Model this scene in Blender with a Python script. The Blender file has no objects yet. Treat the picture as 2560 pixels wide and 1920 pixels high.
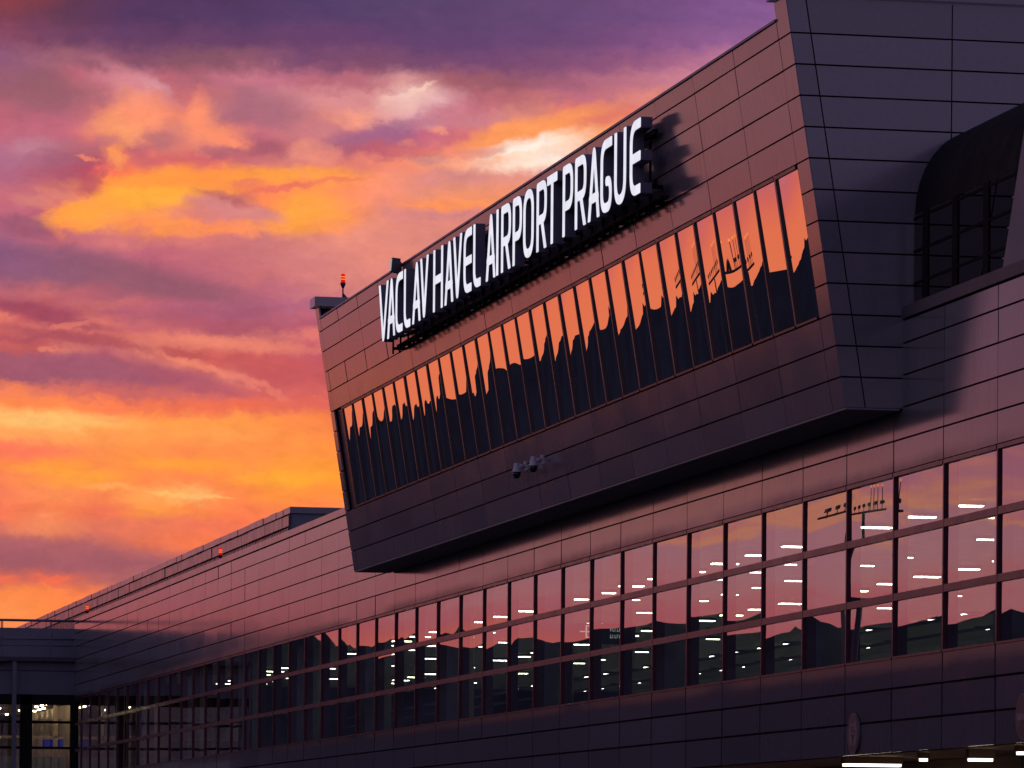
import bpy, bmesh, math, random
from math import radians, sin, cos, pi, sqrt, atan, tan, hypot
from mathutils import Matrix, Vector

random.seed(7)
SC = bpy.context.scene
COL = SC.collection

# ------------------------------------------------------------------ camera
TH = atan(2550.1 / 12000.0)                      # the facade runs 12 degrees left of the view axis
cam = bpy.data.cameras.new('camera')
cam.lens = 168.75
cam.sensor_width = 36.0
cam.shift_y = (2168 - 960) / 2560.0
cam.clip_start = 0.5
cam.clip_end = 20000.0
camo = bpy.data.objects.new('camera', cam)
COL.objects.link(camo)
camo.matrix_world = (Matrix.Translation((-24.35, 0, 1.7)) @ Matrix.Rotation(-TH, 4, 'Z')
                     @ Matrix.Rotation(pi / 2, 4, 'X') @ Matrix.Rotation(0.008, 4, 'Z'))
SC.camera = camo

# ------------------------------------------------------------------ exposure
SC.view_settings.view_transform = 'Standard'
SC.view_settings.look = 'None'
SC.view_settings.exposure = 0.0
SC.view_settings.gamma = 1.0
SC.view_settings.use_curve_mapping = False
SC.render.engine = 'CYCLES'
SC.cycles.use_denoising = True
SC.cycles.max_bounces = 6
SC.cycles.diffuse_bounces = 2
SC.cycles.transparent_max_bounces = 16
SC.cycles.sample_clamp_indirect = 6.0
SC.cycles.caustics_reflective = False
SC.cycles.caustics_refractive = False


def lin(c):
    out = []
    for v in c[:3]:
        v = v / 255.0
        out.append(v / 12.92 if v <= 0.04045 else ((v + 0.055) / 1.055) ** 2.4)
    return tuple(out) + (1.0,)


class NT:
    """small helper for node trees"""
    def __init__(self, tree):
        self.t = tree
        self.n = tree.nodes
        self.l = tree.links

    def new(self, kind, **kw):
        nd = self.n.new(kind)
        for k, v in kw.items():
            setattr(nd, k, v)
        return nd

    def put(self, sock, val):
        if isinstance(val, bpy.types.NodeSocket):
            self.l.new(val, sock)
        elif val is not None:
            sock.default_value = val

    def math(self, op, a, b=None, c=None, clamp=False):
        nd = self.new('ShaderNodeMath', operation=op, use_clamp=clamp)
        self.put(nd.inputs[0], a)
        if b is not None:
            self.put(nd.inputs[1], b)
        if c is not None:
            self.put(nd.inputs[2], c)
        return nd.outputs[0]

    def maprange(self, v, a, b, c=0.0, d=1.0, smooth=True):
        nd = self.new('ShaderNodeMapRange')
        nd.interpolation_type = 'SMOOTHSTEP' if smooth else 'LINEAR'
        self.put(nd.inputs['Value'], v)
        for k, x in zip(('From Min', 'From Max', 'To Min', 'To Max'), (a, b, c, d)):
            nd.inputs[k].default_value = x
        return nd.outputs['Result']

    def mix(self, f, a, b, mode='MIX'):
        nd = self.new('ShaderNodeMix', data_type='RGBA', blend_type=mode)
        self.put(nd.inputs[0], f)
        self.put(nd.inputs[6], a)
        self.put(nd.inputs[7], b)
        return nd.outputs[2]

    def vec(self, x, y, z=0.0):
        nd = self.new('ShaderNodeCombineXYZ')
        for i, v in enumerate((x, y, z)):
            self.put(nd.inputs[i], v)
        return nd.outputs[0]

    def sep(self, v):
        nd = self.new('ShaderNodeSeparateXYZ')
        self.put(nd.inputs[0], v)
        return nd.outputs

    def noise(self, v, scale, detail=4.0, rough=0.55, dist=0.0, color=False):
        nd = self.new('ShaderNodeTexNoise')
        nd.noise_dimensions = '3D'
        self.put(nd.inputs['Vector'], v)
        nd.inputs['Scale'].default_value = scale
        nd.inputs['Detail'].default_value = detail
        nd.inputs['Roughness'].default_value = rough
        nd.inputs['Distortion'].default_value = dist
        return nd.outputs['Color' if color else 'Fac']

    def ramp(self, f, stops):
        nd = self.new('ShaderNodeValToRGB')
        nd.color_ramp.interpolation = 'LINEAR'
        el = nd.color_ramp.elements
        while len(el) > 1:
            el.remove(el[-1])
        el[0].position = stops[0][0]
        el[0].color = stops[0][1]
        for p, c in stops[1:]:
            e = el.new(p)
            e.color = c
        self.put(nd.inputs[0], f)
        return nd.outputs[0]


# ------------------------------------------------------------------ sky
# rows of the sunset clouds by height, each row by azimuth (hundredths of a degree-like units); colours as seen
ROWS = [
 (0, "0:140,62,72 150:115,58,82 300:92,52,92 450:84,50,92 600:88,54,96 750:88,64,108 900:92,68,110 1200:100,72,114 1500:114,76,122 1650:122,80,130 1850:132,86,142"),
 (60, "0:130,62,80 150:105,58,86 300:92,54,98 450:90,56,100 750:92,62,108 900:94,66,110 1200:102,70,114 1500:112,76,124 1650:124,82,134 1850:138,92,148"),
 (120, "0:138,72,100 150:118,66,100 300:106,62,104 450:112,66,106 750:110,66,110 900:108,66,112 1050:104,68,114 1200:106,70,116 1350:114,74,120 1500:124,78,126 1650:136,86,136 1800:150,98,148"),
 (170, "0:150,92,122 150:168,104,120 300:140,82,108 450:138,86,104 600:150,92,112 750:126,76,114 900:134,80,112 1050:126,76,114 1200:122,74,118 1350:130,78,118 1500:144,86,126 1650:166,102,138 1780:190,120,150"),
 (220, "0:158,96,118 100:155,98,112 180:196,108,124 300:212,136,146 380:196,110,124 480:178,104,120 600:206,124,140 680:196,116,136 780:186,108,124 900:190,112,126 1000:214,150,150 1100:170,100,112 1250:160,94,110 1400:172,102,126 1550:190,118,136 1680:206,132,148"),
 (260, "0:166,98,112 130:176,100,112 250:200,120,128 340:226,150,140 420:204,112,118 520:200,116,120 600:180,114,130 700:206,132,140 800:222,146,148 900:216,144,146 1000:244,190,176 1080:234,176,180 1180:186,108,120 1300:196,116,120 1450:190,110,130 1600:226,140,130"),
 (310, "0:196,106,124 150:196,108,128 250:226,130,116 330:252,160,112 420:236,134,112 490:250,152,116 560:180,108,124 680:180,112,126 790:216,134,132 860:244,158,136 950:236,168,164 1030:226,170,176 1110:206,140,150 1200:208,130,136 1300:228,146,130 1400:232,130,110"),
 (350, "0:196,108,128 130:198,108,128 230:222,122,118 300:250,158,112 390:220,132,124 460:230,140,120 550:246,146,112 630:200,112,128 720:206,124,130 800:208,130,136 870:190,112,134 960:172,104,138 1050:200,108,132 1150:216,118,122 1250:252,148,100 1400:255,164,100"),
 (390, "0:188,116,142 60:196,132,150 150:180,108,126 220:190,104,116 270:240,142,104 330:196,110,116 420:218,124,114 520:226,132,120 620:180,98,116 700:200,112,118 760:226,138,128 830:184,104,122 930:196,102,118 1030:214,116,112 1130:246,146,120 1230:255,168,110 1330:255,224,204 1450:255,206,178"),
 (420, "0:184,116,142 150:174,100,122 230:184,86,106 300:236,126,104 400:222,108,108 500:214,106,110 600:206,112,118 740:222,134,126 830:214,120,118 930:240,140,116 1050:250,152,120 1150:250,170,140 1250:255,220,200 1350:255,232,216"),
 (455, "0:186,108,134 100:180,96,118 210:184,86,104 240:255,118,92 330:255,132,82 450:255,140,74 600:255,160,70 750:255,160,72 850:255,156,92 950:250,152,120 1050:226,144,136 1150:216,142,136 1250:230,150,136"),
 (490, "0:200,112,126 100:196,106,122 180:208,112,114 230:250,122,92 290:255,172,66 400:255,178,62 520:255,158,76 620:244,132,88 760:255,150,88 850:252,146,104 950:250,150,118 1050:232,146,124 1150:240,150,112"),
 (520, "0:206,112,128 70:214,130,124 150:220,124,118 200:244,132,104 260:255,150,80 330:255,178,64 420:255,170,72 500:218,132,118 560:190,110,112 650:250,140,90 750:255,164,74 850:255,152,104 950:240,146,126 1050:252,152,96"),
 (550, "0:196,108,128 90:190,100,122 140:255,150,82 200:255,166,70 280:255,160,84 380:255,156,90 480:224,134,124 560:222,136,132 640:228,142,126 700:255,164,76 780:255,166,72 870:252,152,100 960:226,140,132 1050:216,136,134"),
 (580, "0:178,100,126 90:168,96,118 130:255,146,84 220:255,164,76 330:252,148,92 420:255,156,80 520:252,140,100 620:250,150,98 720:255,164,76 800:255,154,92 900:234,146,126 1000:228,142,128"),
 (610, "0:170,100,128 100:190,104,124 180:206,116,124 300:214,122,124 420:216,124,118 520:222,126,120 620:204,120,126 740:222,136,126 850:234,146,130 1000:226,142,130"),
 (650, "0:146,88,132 80:158,98,128 200:170,98,122 300:188,104,122 420:198,106,124 540:204,116,124 640:208,122,124 750:216,132,130 900:232,144,128"),
 (700, "0:150,92,122 100:152,94,118 200:156,96,116 300:164,98,116 400:180,100,120 500:190,104,122 620:204,116,122 740:216,128,128 850:224,138,128"),
 (740, "0:190,104,116 100:200,108,112 200:188,100,114 300:164,94,114 420:164,96,112 520:170,98,116 620:188,104,124 720:196,112,128 800:214,130,126"),
 (775, "0:176,82,104 80:178,80,100 170:192,102,112 260:200,110,112 360:196,104,118 480:182,98,122 600:180,98,122 720:186,106,132"),
 (800, "0:226,124,108 60:186,84,98 150:170,78,100 230:196,104,108 290:190,98,118 380:186,100,116 500:176,94,118 620:172,92,118 740:196,104,122"),
 (825, "0:206,104,104 80:212,112,108 150:216,118,112 220:222,122,108 320:206,108,114 420:196,102,112 540:180,90,108 640:180,92,110 760:190,96,116"),
 (855, "0:192,90,96 80:178,84,98 200:182,86,96 300:206,108,102 400:226,126,112 520:236,136,116 640:236,138,116 740:226,124,116"),
 (885, "0:204,104,104 80:196,92,94 160:214,120,110 260:196,104,114 350:220,124,112 430:196,92,92 520:212,104,98 640:216,112,104 760:204,96,108"),
 (915, "0:170,92,112 120:172,92,116 250:176,92,112 350:196,106,112 440:230,128,112 520:206,98,94 620:200,90,94 760:200,92,106"),
 (950, "0:164,90,110 120:162,90,110 250:168,92,112 380:176,90,108 490:206,104,104 560:228,128,112 660:206,92,96 760:206,96,104"),
 (985, "0:246,134,92 120:226,120,100 250:206,106,104 380:204,104,102 500:206,106,108 600:220,112,106 680:214,102,100 780:218,104,98"),
 (1020, "0:255,142,80 130:255,140,80 300:252,130,84 450:240,118,84 600:238,112,84 700:232,112,90 800:228,108,94"),
 (1060, "0:255,190,112 130:255,186,104 240:255,172,92 400:255,156,76 550:255,160,78 700:252,146,74 820:248,134,76"),
 (1090, "0:255,168,94 130:255,170,94 250:255,160,86 400:255,158,80 550:255,162,84 700:254,150,76 820:252,142,74"),
 (1130, "0:252,126,92 150:252,140,86 320:255,152,76 450:255,144,80 600:255,148,76 720:255,150,72 840:255,150,66"),
 (1170, "0:255,142,80 130:255,158,62 260:252,144,76 380:255,156,66 500:255,158,60 620:255,150,70 730:255,158,62 850:255,156,56"),
 (1200, "0:252,138,88 150:255,156,70 240:255,164,62 350:255,144,78 500:255,140,80 620:255,158,60 760:255,170,52 860:255,156,54"),
 (1240, "0:248,132,92 120:252,146,90 260:250,136,84 340:255,160,86 470:255,184,108 560:252,138,78 680:255,150,66 860:255,146,64"),
 (1280, "0:244,124,90 130:250,136,82 260:240,120,88 380:255,154,72 470:250,140,76 600:250,128,82 720:253,138,78"),
 (1320, "0:224,122,100 120:240,140,96 250:226,120,96 400:236,124,92 520:242,122,88 640:250,124,84"),
 (1365, "0:180,102,110 120:190,104,106 250:206,112,100 350:232,120,88 480:248,126,80 560:236,124,92"),
 (1410, "0:164,92,102 120:166,92,106 260:166,94,106 380:176,102,108 480:196,112,106"),
 (1450, "0:226,112,88 60:206,106,96 130:236,112,84 220:196,102,96 320:170,98,104 420:184,104,104"),
 (1490, "0:255,146,78 120:252,138,76 240:246,130,82 320:226,118,90"),
 (1530, "0:252,150,84 120:250,140,74 220:252,138,70"),
 (1570, "0:248,146,88 200:248,140,80"),
]


CLOUDS = [
 (20, 5, 90, 45, 0, 0.6, (150, 62, 66), 0.6), (110, 265, 110, 45, 0, 0.7, (156, 98, 112), 0.7),
 (330, 225, 95, 18, 27, 0.8, (218, 140, 150), 0.55), (375, 232, 36, 12, 30, 0.8, (226, 168, 176), 0.5),
 (290, 330, 80, 36, -8, 0.6, (255, 164, 112), 0.7), (345, 300, 70, 45, 20, 0.6, (255, 152, 118), 0.7),
 (480, 310, 26, 55, 10, 0.6, (255, 150, 112), 0.7), (545, 365, 70, 16, 14, 0.6, (255, 150, 112), 0.8),
 (280, 412, 24, 24, 30, 0.5, (255, 160, 92), 0.8), (205, 412, 30, 6, 8, 0.5, (246, 140, 108), 0.8),
 (640, 285, 110, 40, 8, 0.7, (178, 112, 130), 0.6), (250, 372, 30, 14, 0, 0.6, (192, 112, 130), 0.6),
 (390, 365, 42, 18, 10, 0.6, (192, 116, 122), 0.7), (345, 412, 34, 18, 20, 0.6, (206, 104, 112), 0.7),
 (530, 398, 46, 12, 6, 0.6, (184, 104, 118), 0.75), (640, 385, 46, 16, -10, 0.6, (176, 96, 114), 0.75),
 (755, 392, 52, 30, -5, 0.35, (236, 148, 132), 0.8), (800, 405, 40, 26, 10, 0.4, (238, 146, 128), 0.7),
 (930, 345, 120, 20, -12, 0.6, (166, 104, 140), 0.7), (1120, 300, 90, 26, -14, 0.6, (206, 112, 132), 0.5),
 (1080, 342, 22, 10, 0, 0.4, (238, 150, 128), 0.8), (1000, 368, 22, 9, 0, 0.5, (222, 132, 124), 0.7),
 (1010, 262, 70, 26, -10, 0.8, (238, 190, 184), 0.8), (1030, 240, 44, 8, -24, 0.6, (248, 208, 192), 0.8), (985, 256, 26, 6, -6, 0.5, (244, 200, 190), 0.7),
 (1330, 370, 110, 19, -10, 0.8, (255, 226, 204), 0.9), (1300, 385, 75, 11, -14, 0.6, (255, 240, 228), 0.85),
 (1330, 330, 170, 18, -14, 0.7, (255, 162, 92), 0.8), (1230, 345, 70, 18, -16, 0.7, (255, 160, 96), 0.8),
 (1200, 395, 55, 11, -8, 0.8, (200, 126, 138), 0.5), (1060, 412, 50, 12, 4, 0.6, (204, 142, 138), 0.7),
 (330, 490, 130, 40, -14, 0.6, (255, 178, 62), 0.75), (470, 463, 260, 16, -3, 0.7, (255, 152, 70), 0.7),
 (200, 545, 110, 22, -12, 0.6, (255, 166, 68), 0.75), (760, 535, 80, 44, -6, 0.7, (255, 168, 70), 0.65),
 (740, 455, 140, 16, -2, 0.7, (255, 166, 76), 0.6), (450, 592, 120, 14, -4, 0.6, (255, 152, 84), 0.6),
 (575, 532, 120, 17, 11, 0.35, (220, 138, 134), 0.9), (530, 500, 50, 10, 10, 0.7, (190, 108, 112), 0.6), (588, 515, 40, 8, 18, 0.7, (200, 108, 110), 0.6),
 (700, 482, 80, 8, -8, 0.5, (232, 116, 100), 0.8), (820, 462, 90, 6, -3, 0.6, (244, 128, 100), 0.7), (610, 470, 40, 8, -6, 0.6, (232, 122, 104), 0.6),
 (55, 585, 62, 24, 14, 0.4, (166, 94, 118), 0.85), (215, 470, 26, 34, 30, 0.5, (186, 84, 102), 0.7), (140, 505, 60, 12, 12, 0.5, (222, 132, 116), 0.7),
 (80, 665, 190, 30, 5, 0.8, (146, 92, 126), 0.8), (330, 705, 230, 30, 12, 0.8, (152, 92, 112), 0.85), (560, 830, 190, 22, 10, 0.7, (178, 90, 110), 0.6),
 (600, 800, 260, 10, 4, 0.8, (176, 96, 122), 0.4), (110, 800, 150, 17, 13, 0.45, (168, 76, 98), 0.9), (170, 822, 52, 8, -6, 0.4, (222, 122, 108), 0.8),
 (190, 855, 190, 13, 8, 0.5, (180, 84, 96), 0.7), (40, 886, 80, 10, 0, 0.5, (198, 94, 94), 0.7), (600, 870, 200, 14, 3, 0.7, (238, 138, 116), 0.7),
 (700, 935, 130, 38, 8, 0.4, (202, 92, 94), 0.8), (470, 893, 70, 9, 12, 0.4, (196, 90, 90), 0.8), (230, 930, 300, 26, 5, 0.5, (168, 92, 114), 0.85),
 (480, 962, 150, 16, 13, 0.5, (184, 92, 110), 0.7), (430, 902, 60, 6, 22, 0.9, (238, 142, 114), 0.6), (520, 932, 60, 7, 22, 0.9, (240, 142, 116), 0.65),
 (610, 962, 56, 9, 22, 0.9, (238, 136, 118), 0.65), (668, 988, 44, 7, 25, 0.9, (236, 128, 110), 0.6), (110, 886, 22, 7, 0, 0.4, (232, 134, 112), 0.7),
 (80, 1055, 210, 20, 3, 0.7, (255, 194, 114), 0.8), (460, 1242, 95, 7, 4, 0.5, (255, 190, 112), 0.85), (270, 1222, 70, 7, 4, 0.6, (255, 172, 98), 0.7),
 (150, 1185, 130, 10, 4, 0.7, (255, 166, 64), 0.6), (720, 1200, 120, 16, -2, 0.7, (255, 170, 54), 0.6), (420, 1162, 90, 10, 0, 0.7, (255, 164, 62), 0.6),
 (60, 1135, 110, 16, 3, 0.7, (250, 122, 94), 0.6), (120, 1290, 26, 8, 0, 0.6, (250, 150, 104), 0.6),
 (180, 1395, 240, 36, 2, 0.6, (168, 94, 106), 0.8), (330, 1440, 120, 22, -6, 0.7, (178, 102, 106), 0.6), (135, 1452, 34, 9, -6, 0.5, (246, 112, 82), 0.8), (10, 1455, 40, 12, 0, 0.5, (244, 116, 84), 0.7),
]


def make_world():
    w = bpy.data.worlds.new('World')
    SC.world = w
    w.use_nodes = True
    T = NT(w.node_tree)
    T.n.clear()
    out = T.new('ShaderNodeOutputWorld')
    tc = T.new('ShaderNodeTexCoord')
    nrm = T.new('ShaderNodeVectorMath', operation='NORMALIZE')
    T.l.new(tc.outputs['Generated'], nrm.inputs[0])
    d = nrm.outputs[0]
    x, y, z = T.sep(d)
    az = T.math('ARCTAN2', x, y)                              # 0 = along the facade, + to the right
    el = T.math('ARCSINE', z)
    X = T.math('MULTIPLY_ADD', az, 12000.0, 1280 - TH * 12000.0)
    Y0 = T.math('MULTIPLY_ADD', el, -12000.0, 2168.0 - 0.008 * 1280)
    Y = T.math('MULTIPLY_ADD', X, 0.008, Y0)
    # cloud turbulence: large soft billows, then finer torn edges
    n1 = T.sep(T.noise(T.vec(T.math('MULTIPLY', X, 1 / 330.0), T.math('MULTIPLY', Y, 1 / 190.0)), 1.0, 3.0, 0.5, 0.2, True))
    n2 = T.sep(T.noise(T.vec(T.math('MULTIPLY', X, 1 / 78.0), T.math('MULTIPLY', Y, 1 / 58.0), 3.7), 1.0, 6.0, 0.62, 0.35, True))
    n4 = T.sep(T.noise(T.vec(T.math('MULTIPLY', X, 1 / 24.0), T.math('MULTIPLY', Y, 1 / 19.0), 6.3), 1.0, 4.0, 0.6, 0.2, True))
    XW = T.math('ADD', X, T.math('ADD', T.math('MULTIPLY_ADD', n1[0], 60, -30), T.math('ADD', T.math('MULTIPLY_ADD', n2[0], 110, -55), T.math('MULTIPLY_ADD', n4[0], 30, -15))))
    YW = T.math('ADD', Y, T.math('ADD', T.math('MULTIPLY_ADD', n1[1], 30, -15), T.math('ADD', T.math('MULTIPLY_ADD', n2[1], 66, -33), T.math('MULTIPLY_ADD', n4[1], 20, -10))))
    f = T.math('MULTIPLY_ADD', XW, 1 / 2100.0, 100 / 2100.0, clamp=True)
    colr = None
    prev = None
    for py, txt in ROWS:
        stops = []
        for s in txt.split():
            px, c = s.split(':')
            stops.append(((float(px) + 100) / 2100.0, lin([float(v) for v in c.split(',')])))
        r = T.ramp(f if colr is None else T.math('MULTIPLY_ADD', colr, 1e-7, f), stops)
        if colr is None:
            colr = r
        else:
            colr = T.mix(T.maprange(T.math('MULTIPLY_ADD', colr, 1e-5, YW), prev, py), colr, r)
        prev = py
    # single clouds with edges of their own: centre, half size, tilt, edge softness, colour, strength
    XB = T.math('ADD', X, T.math('ADD', T.math('MULTIPLY_ADD', n2[1], 70, -35), T.math('MULTIPLY_ADD', n4[1], 34, -17)))
    YB = T.math('ADD', Y, T.math('ADD', T.math('MULTIPLY_ADD', n2[0], 44, -22), T.math('MULTIPLY_ADD', n4[0], 22, -11)))
    PB = T.vec(XB, YB)
    for cx, cy, rx, ry, rot, soft, c, k in CLOUDS:
        mp = T.new('ShaderNodeMapping')
        mp.vector_type = 'TEXTURE'
        ch = T.new('ShaderNodeVectorMath', operation='MULTIPLY_ADD')   # chained, so the shader compiler keeps few values alive
        T.put(ch.inputs[0], colr)
        ch.inputs[1].default_value = (1e-6, 1e-6, 1e-6)
        T.put(ch.inputs[2], PB)
        T.l.new(ch.outputs[0], mp.inputs['Vector'])
        mp.inputs['Location'].default_value = (cx, cy, 0)
        mp.inputs['Rotation'].default_value = (0, 0, radians(rot))
        mp.inputs['Scale'].default_value = (rx, ry, 1)
        ln = T.new('ShaderNodeVectorMath', operation='LENGTH')
        T.l.new(mp.outputs[0], ln.inputs[0])
        colr = T.mix(T.maprange(ln.outputs['Value'], 1.0 + soft, 1.0 - soft, 0.0, k), colr, lin(c))
    # fine wisps modulate the brightness a little
    n3 = T.noise(T.vec(T.math('MULTIPLY', X, 1 / 110.0), T.math('MULTIPLY', Y, 1 / 52.0), 9.1), 1.0, 6.0, 0.58, 0.5)
    n6 = T.noise(T.vec(T.math('MULTIPLY', XW, 1 / 40.0), T.math('MULTIPLY', YW, 1 / 22.0), 2.2), 1.0, 5.0, 0.65, 0.3)
    colr = T.mix(1.0, colr, T.ramp(n6, [(0.28, (0.95, 0.94, 0.95, 1)), (0.5, (1, 1, 1, 1)), (0.72, (1.05, 1.045, 1.03, 1))]), 'MULTIPLY')
    view = T.mix(1.0, colr, T.ramp(T.math('SUBTRACT', n3, 0.0), [(0.25, (0.92, 0.90, 0.92, 1)), (0.5, (1, 1, 1, 1)), (0.75, (1.10, 1.09, 1.05, 1))]), 'MULTIPLY')

    # the rest of the sky: glowing band low on the sunset side, violet above, dim dusk behind
    m1 = T.noise(T.vec(T.math('MULTIPLY', az, 13.0), T.math('MULTIPLY', el, 60.0), 1.3), 1.0, 5.0, 0.6, 0.5)
    m2 = T.noise(T.vec(T.math('MULTIPLY', az, 50.0), T.math('MULTIPLY', el, 170.0), 5.1), 1.0, 5.0, 0.6, 0.4)
    amp = T.maprange(el, radians(2.6), radians(4.0), 0.10, 1.0)
    e2 = T.math('MULTIPLY_ADD', amp, T.math('ADD', T.math('MULTIPLY_ADD', m1, 0.050, -0.025), T.math('MULTIPLY_ADD', m2, 0.030, -0.015)), el)
    deg = T.math('MULTIPLY', e2, 180 / pi)
    s = T.math('POWER', T.math('MULTIPLY', deg, 1 / 90.0, clamp=True), 0.5)

    def P(g):
        return sqrt(g / 90.0)
    sunset = T.ramp(s, [(P(0), lin((236, 122, 84))), (P(1.6), lin((244, 128, 86))), (P(2.3), lin((246, 122, 86))),
                        (P(2.65), lin((228, 108, 98))), (P(2.95), lin((208, 104, 118))), (P(3.25), lin((208, 122, 130))), (P(3.6), lin((202, 130, 140))),
                        (P(4.0), lin((200, 130, 146))), (P(4.35), lin((240, 150, 112))), (P(4.7), lin((214, 126, 134))), (P(5.1), lin((190, 116, 146))), (P(5.3), lin((228, 140, 122))),
                        (P(5.6), lin((188, 122, 148))), (P(7.5), lin((176, 122, 152))), (P(11), lin((130, 96, 136))),
                        (P(20), lin((100, 84, 126))), (P(45), lin((74, 70, 106))), (P(90), lin((62, 62, 98)))])
    dusk = T.ramp(s, [(P(0), lin((160, 138, 172))), (P(8), lin((156, 138, 182))), (P(25), lin((122, 114, 162))), (P(90), lin((84, 84, 124)))])
    side = T.math('COSINE', T.math('ADD', az, radians(14)))
    rest = T.mix(T.maprange(side, -0.25, 0.75), dusk, sunset)
    gm = T.new('ShaderNodeGamma')
    T.put(gm.inputs['Color'], view)
    gm.inputs['Gamma'].default_value = 1.09
    view = gm.outputs[0]
    inx = T.math('MULTIPLY', T.maprange(X, -1500.0, -150.0), T.maprange(X, 3600.0, 2100.0, 0.0, 1.0))
    iny = T.maprange(Y, -900.0, -40.0)
    sky = T.mix(T.math('MULTIPLY', inx, iny), rest, view)
    low = T.maprange(el, -0.03, -0.002)
    sky = T.mix(low, lin((34, 30, 38)), sky)
    bg = T.new('ShaderNodeBackground')
    T.put(bg.inputs[0], sky)
    bg.inputs[1].default_value = 1.0
    # the physical dusk sky behind the clouds
    ni = T.new('ShaderNodeTexSky')
    ni.sky_type = 'NISHITA'
    ni.sun_disc = False
    ni.sun_elevation = radians(12.0)
    ni.sun_rotation = radians(-62.0)
    bg2 = T.new('ShaderNodeBackground')
    T.l.new(ni.outputs[0], bg2.inputs[0])
    bg2.inputs[1].default_value = 0.004
    add = T.new('ShaderNodeAddShader')
    T.l.new(bg.outputs[0], add.inputs[0])
    T.l.new(bg2.outputs[0], add.inputs[1])
    T.l.new(add.outputs[0], out.inputs[0])
    w.cycles.sampling_method = 'MANUAL'
    w.cycles.sample_map_resolution = 1024


make_world()

# afterglow of the set sun behind the left-hand clouds: one soft, weak sun
sd = bpy.data.lights.new('sun', 'SUN')
sd.energy = 0.06
sd.angle = radians(34)
sd.color = (1.0, 0.62, 0.45)
so = bpy.data.objects.new('sun', sd)
COL.objects.link(so)
SUN_AZ, SUN_EL = radians(-62.0), radians(12.0)
so.rotation_euler = Vector((-sin(SUN_AZ) * cos(SUN_EL), -cos(SUN_AZ) * cos(SUN_EL), -sin(SUN_EL))).to_track_quat('-Z', 'Y').to_euler()


# ------------------------------------------------------------------ materials
def material(name):
    m = bpy.data.materials.new(name)
    m.use_nodes = True
    T = NT(m.node_tree)
    T.n.clear()
    o = T.new('ShaderNodeOutputMaterial')
    return m, T, o


def principled(name, color, metallic=0.0, rough=0.5, spec=0.5, vary=0.12, vscale=1.5, bump=0.0):
    m, T, o = material(name)
    b = T.new('ShaderNodeBsdfPrincipled')
    tc = T.new('ShaderNodeTexCoord')
    n = T.noise(tc.outputs['Object'], vscale, 5.0, 0.6)
    dark = tuple(c * (1 - vary) for c in color) + (1,)
    lite = tuple(min(1, c * (1 + vary)) for c in color) + (1,)
    T.put(b.inputs['Base Color'], T.ramp(n, [(0.3, dark), (0.7, lite)]))
    b.inputs['Metallic'].default_value = metallic
    T.put(b.inputs['Roughness'], T.maprange(n, 0.3, 0.7, rough * 0.85, min(1, rough * 1.15)))
    b.inputs['Specular IOR Level'].default_value = spec
    if bump:
        bp = T.new('ShaderNodeBump')
        bp.inputs['Strength'].default_value = bump
        bp.inputs['Distance'].default_value = 0.02
        T.put(bp.inputs['Height'], n)
        T.l.new(bp.outputs[0], b.inputs['Normal'])
    T.l.new(b.outputs[0], o.inputs[0])
    return m


def cladding(name, base, metallic, rough, streak=0.25, seed=0.0, soot=None, ior=1.5):
    """coated metal panels: faint run-off streaks and dust, a satin gloss"""
    m, T, o = material(name)
    b = T.new('ShaderNodeBsdfPrincipled')
    g = T.new('ShaderNodeTexCoord').outputs['Object']
    x, y, z = T.sep(g)
    st = T.noise(T.vec(T.math('MULTIPLY', y, 5.5), T.math('MULTIPLY', z, 0.35), seed), 1.0, 4.0, 0.6)
    cl = T.noise(T.vec(y, T.math('MULTIPLY', z, 1.6), seed + 4), 0.55, 5.0, 0.6)
    gr = T.noise(g, 9.0, 4.0, 0.65)
    k = T.math('MULTIPLY', T.maprange(st, 0.42, 0.72), T.maprange(cl, 0.35, 0.7))
    c0 = tuple(base) + (1,)
    c1 = tuple(v * 0.55 for v in base) + (1,)
    colr = T.mix(T.math('MULTIPLY', k, streak), c0, c1)
    isl = T.new('ShaderNodeNewGeometry').outputs['Random Per Island']
    colr = T.mix(1.0, colr, T.ramp(isl, [(0.0, (0.84, 0.85, 0.87, 1)), (1.0, (1.14, 1.13, 1.12, 1))]), 'MULTIPLY')
    colr = T.mix(1.0, colr, T.ramp(gr, [(0.3, (0.93, 0.93, 0.93, 1)), (0.7, (1.05, 1.04, 1.03, 1))]), 'MULTIPLY')
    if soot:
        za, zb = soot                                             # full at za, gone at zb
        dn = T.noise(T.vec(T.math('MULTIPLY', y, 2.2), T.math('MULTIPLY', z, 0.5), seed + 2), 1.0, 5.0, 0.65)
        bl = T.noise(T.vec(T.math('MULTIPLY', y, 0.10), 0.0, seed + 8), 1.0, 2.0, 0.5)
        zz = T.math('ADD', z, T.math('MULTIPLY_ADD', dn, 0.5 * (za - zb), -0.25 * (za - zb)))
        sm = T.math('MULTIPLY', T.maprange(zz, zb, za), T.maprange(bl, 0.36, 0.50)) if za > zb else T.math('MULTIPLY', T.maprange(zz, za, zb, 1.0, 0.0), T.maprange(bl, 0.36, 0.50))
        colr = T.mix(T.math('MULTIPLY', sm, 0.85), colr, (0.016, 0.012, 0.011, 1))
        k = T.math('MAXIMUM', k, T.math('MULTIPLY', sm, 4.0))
    T.put(b.inputs['Base Color'], colr)
    b.inputs['Metallic'].default_value = metallic
    b.inputs['IOR'].default_value = ior
    r = T.math('ADD', T.maprange(cl, 0.3, 0.75, rough * 0.9, rough * 1.12), T.math('MULTIPLY', k, 0.04))
    T.put(b.inputs['Roughness'], r)
    T.l.new(b.outputs[0], o.inputs[0])
    return m


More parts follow.
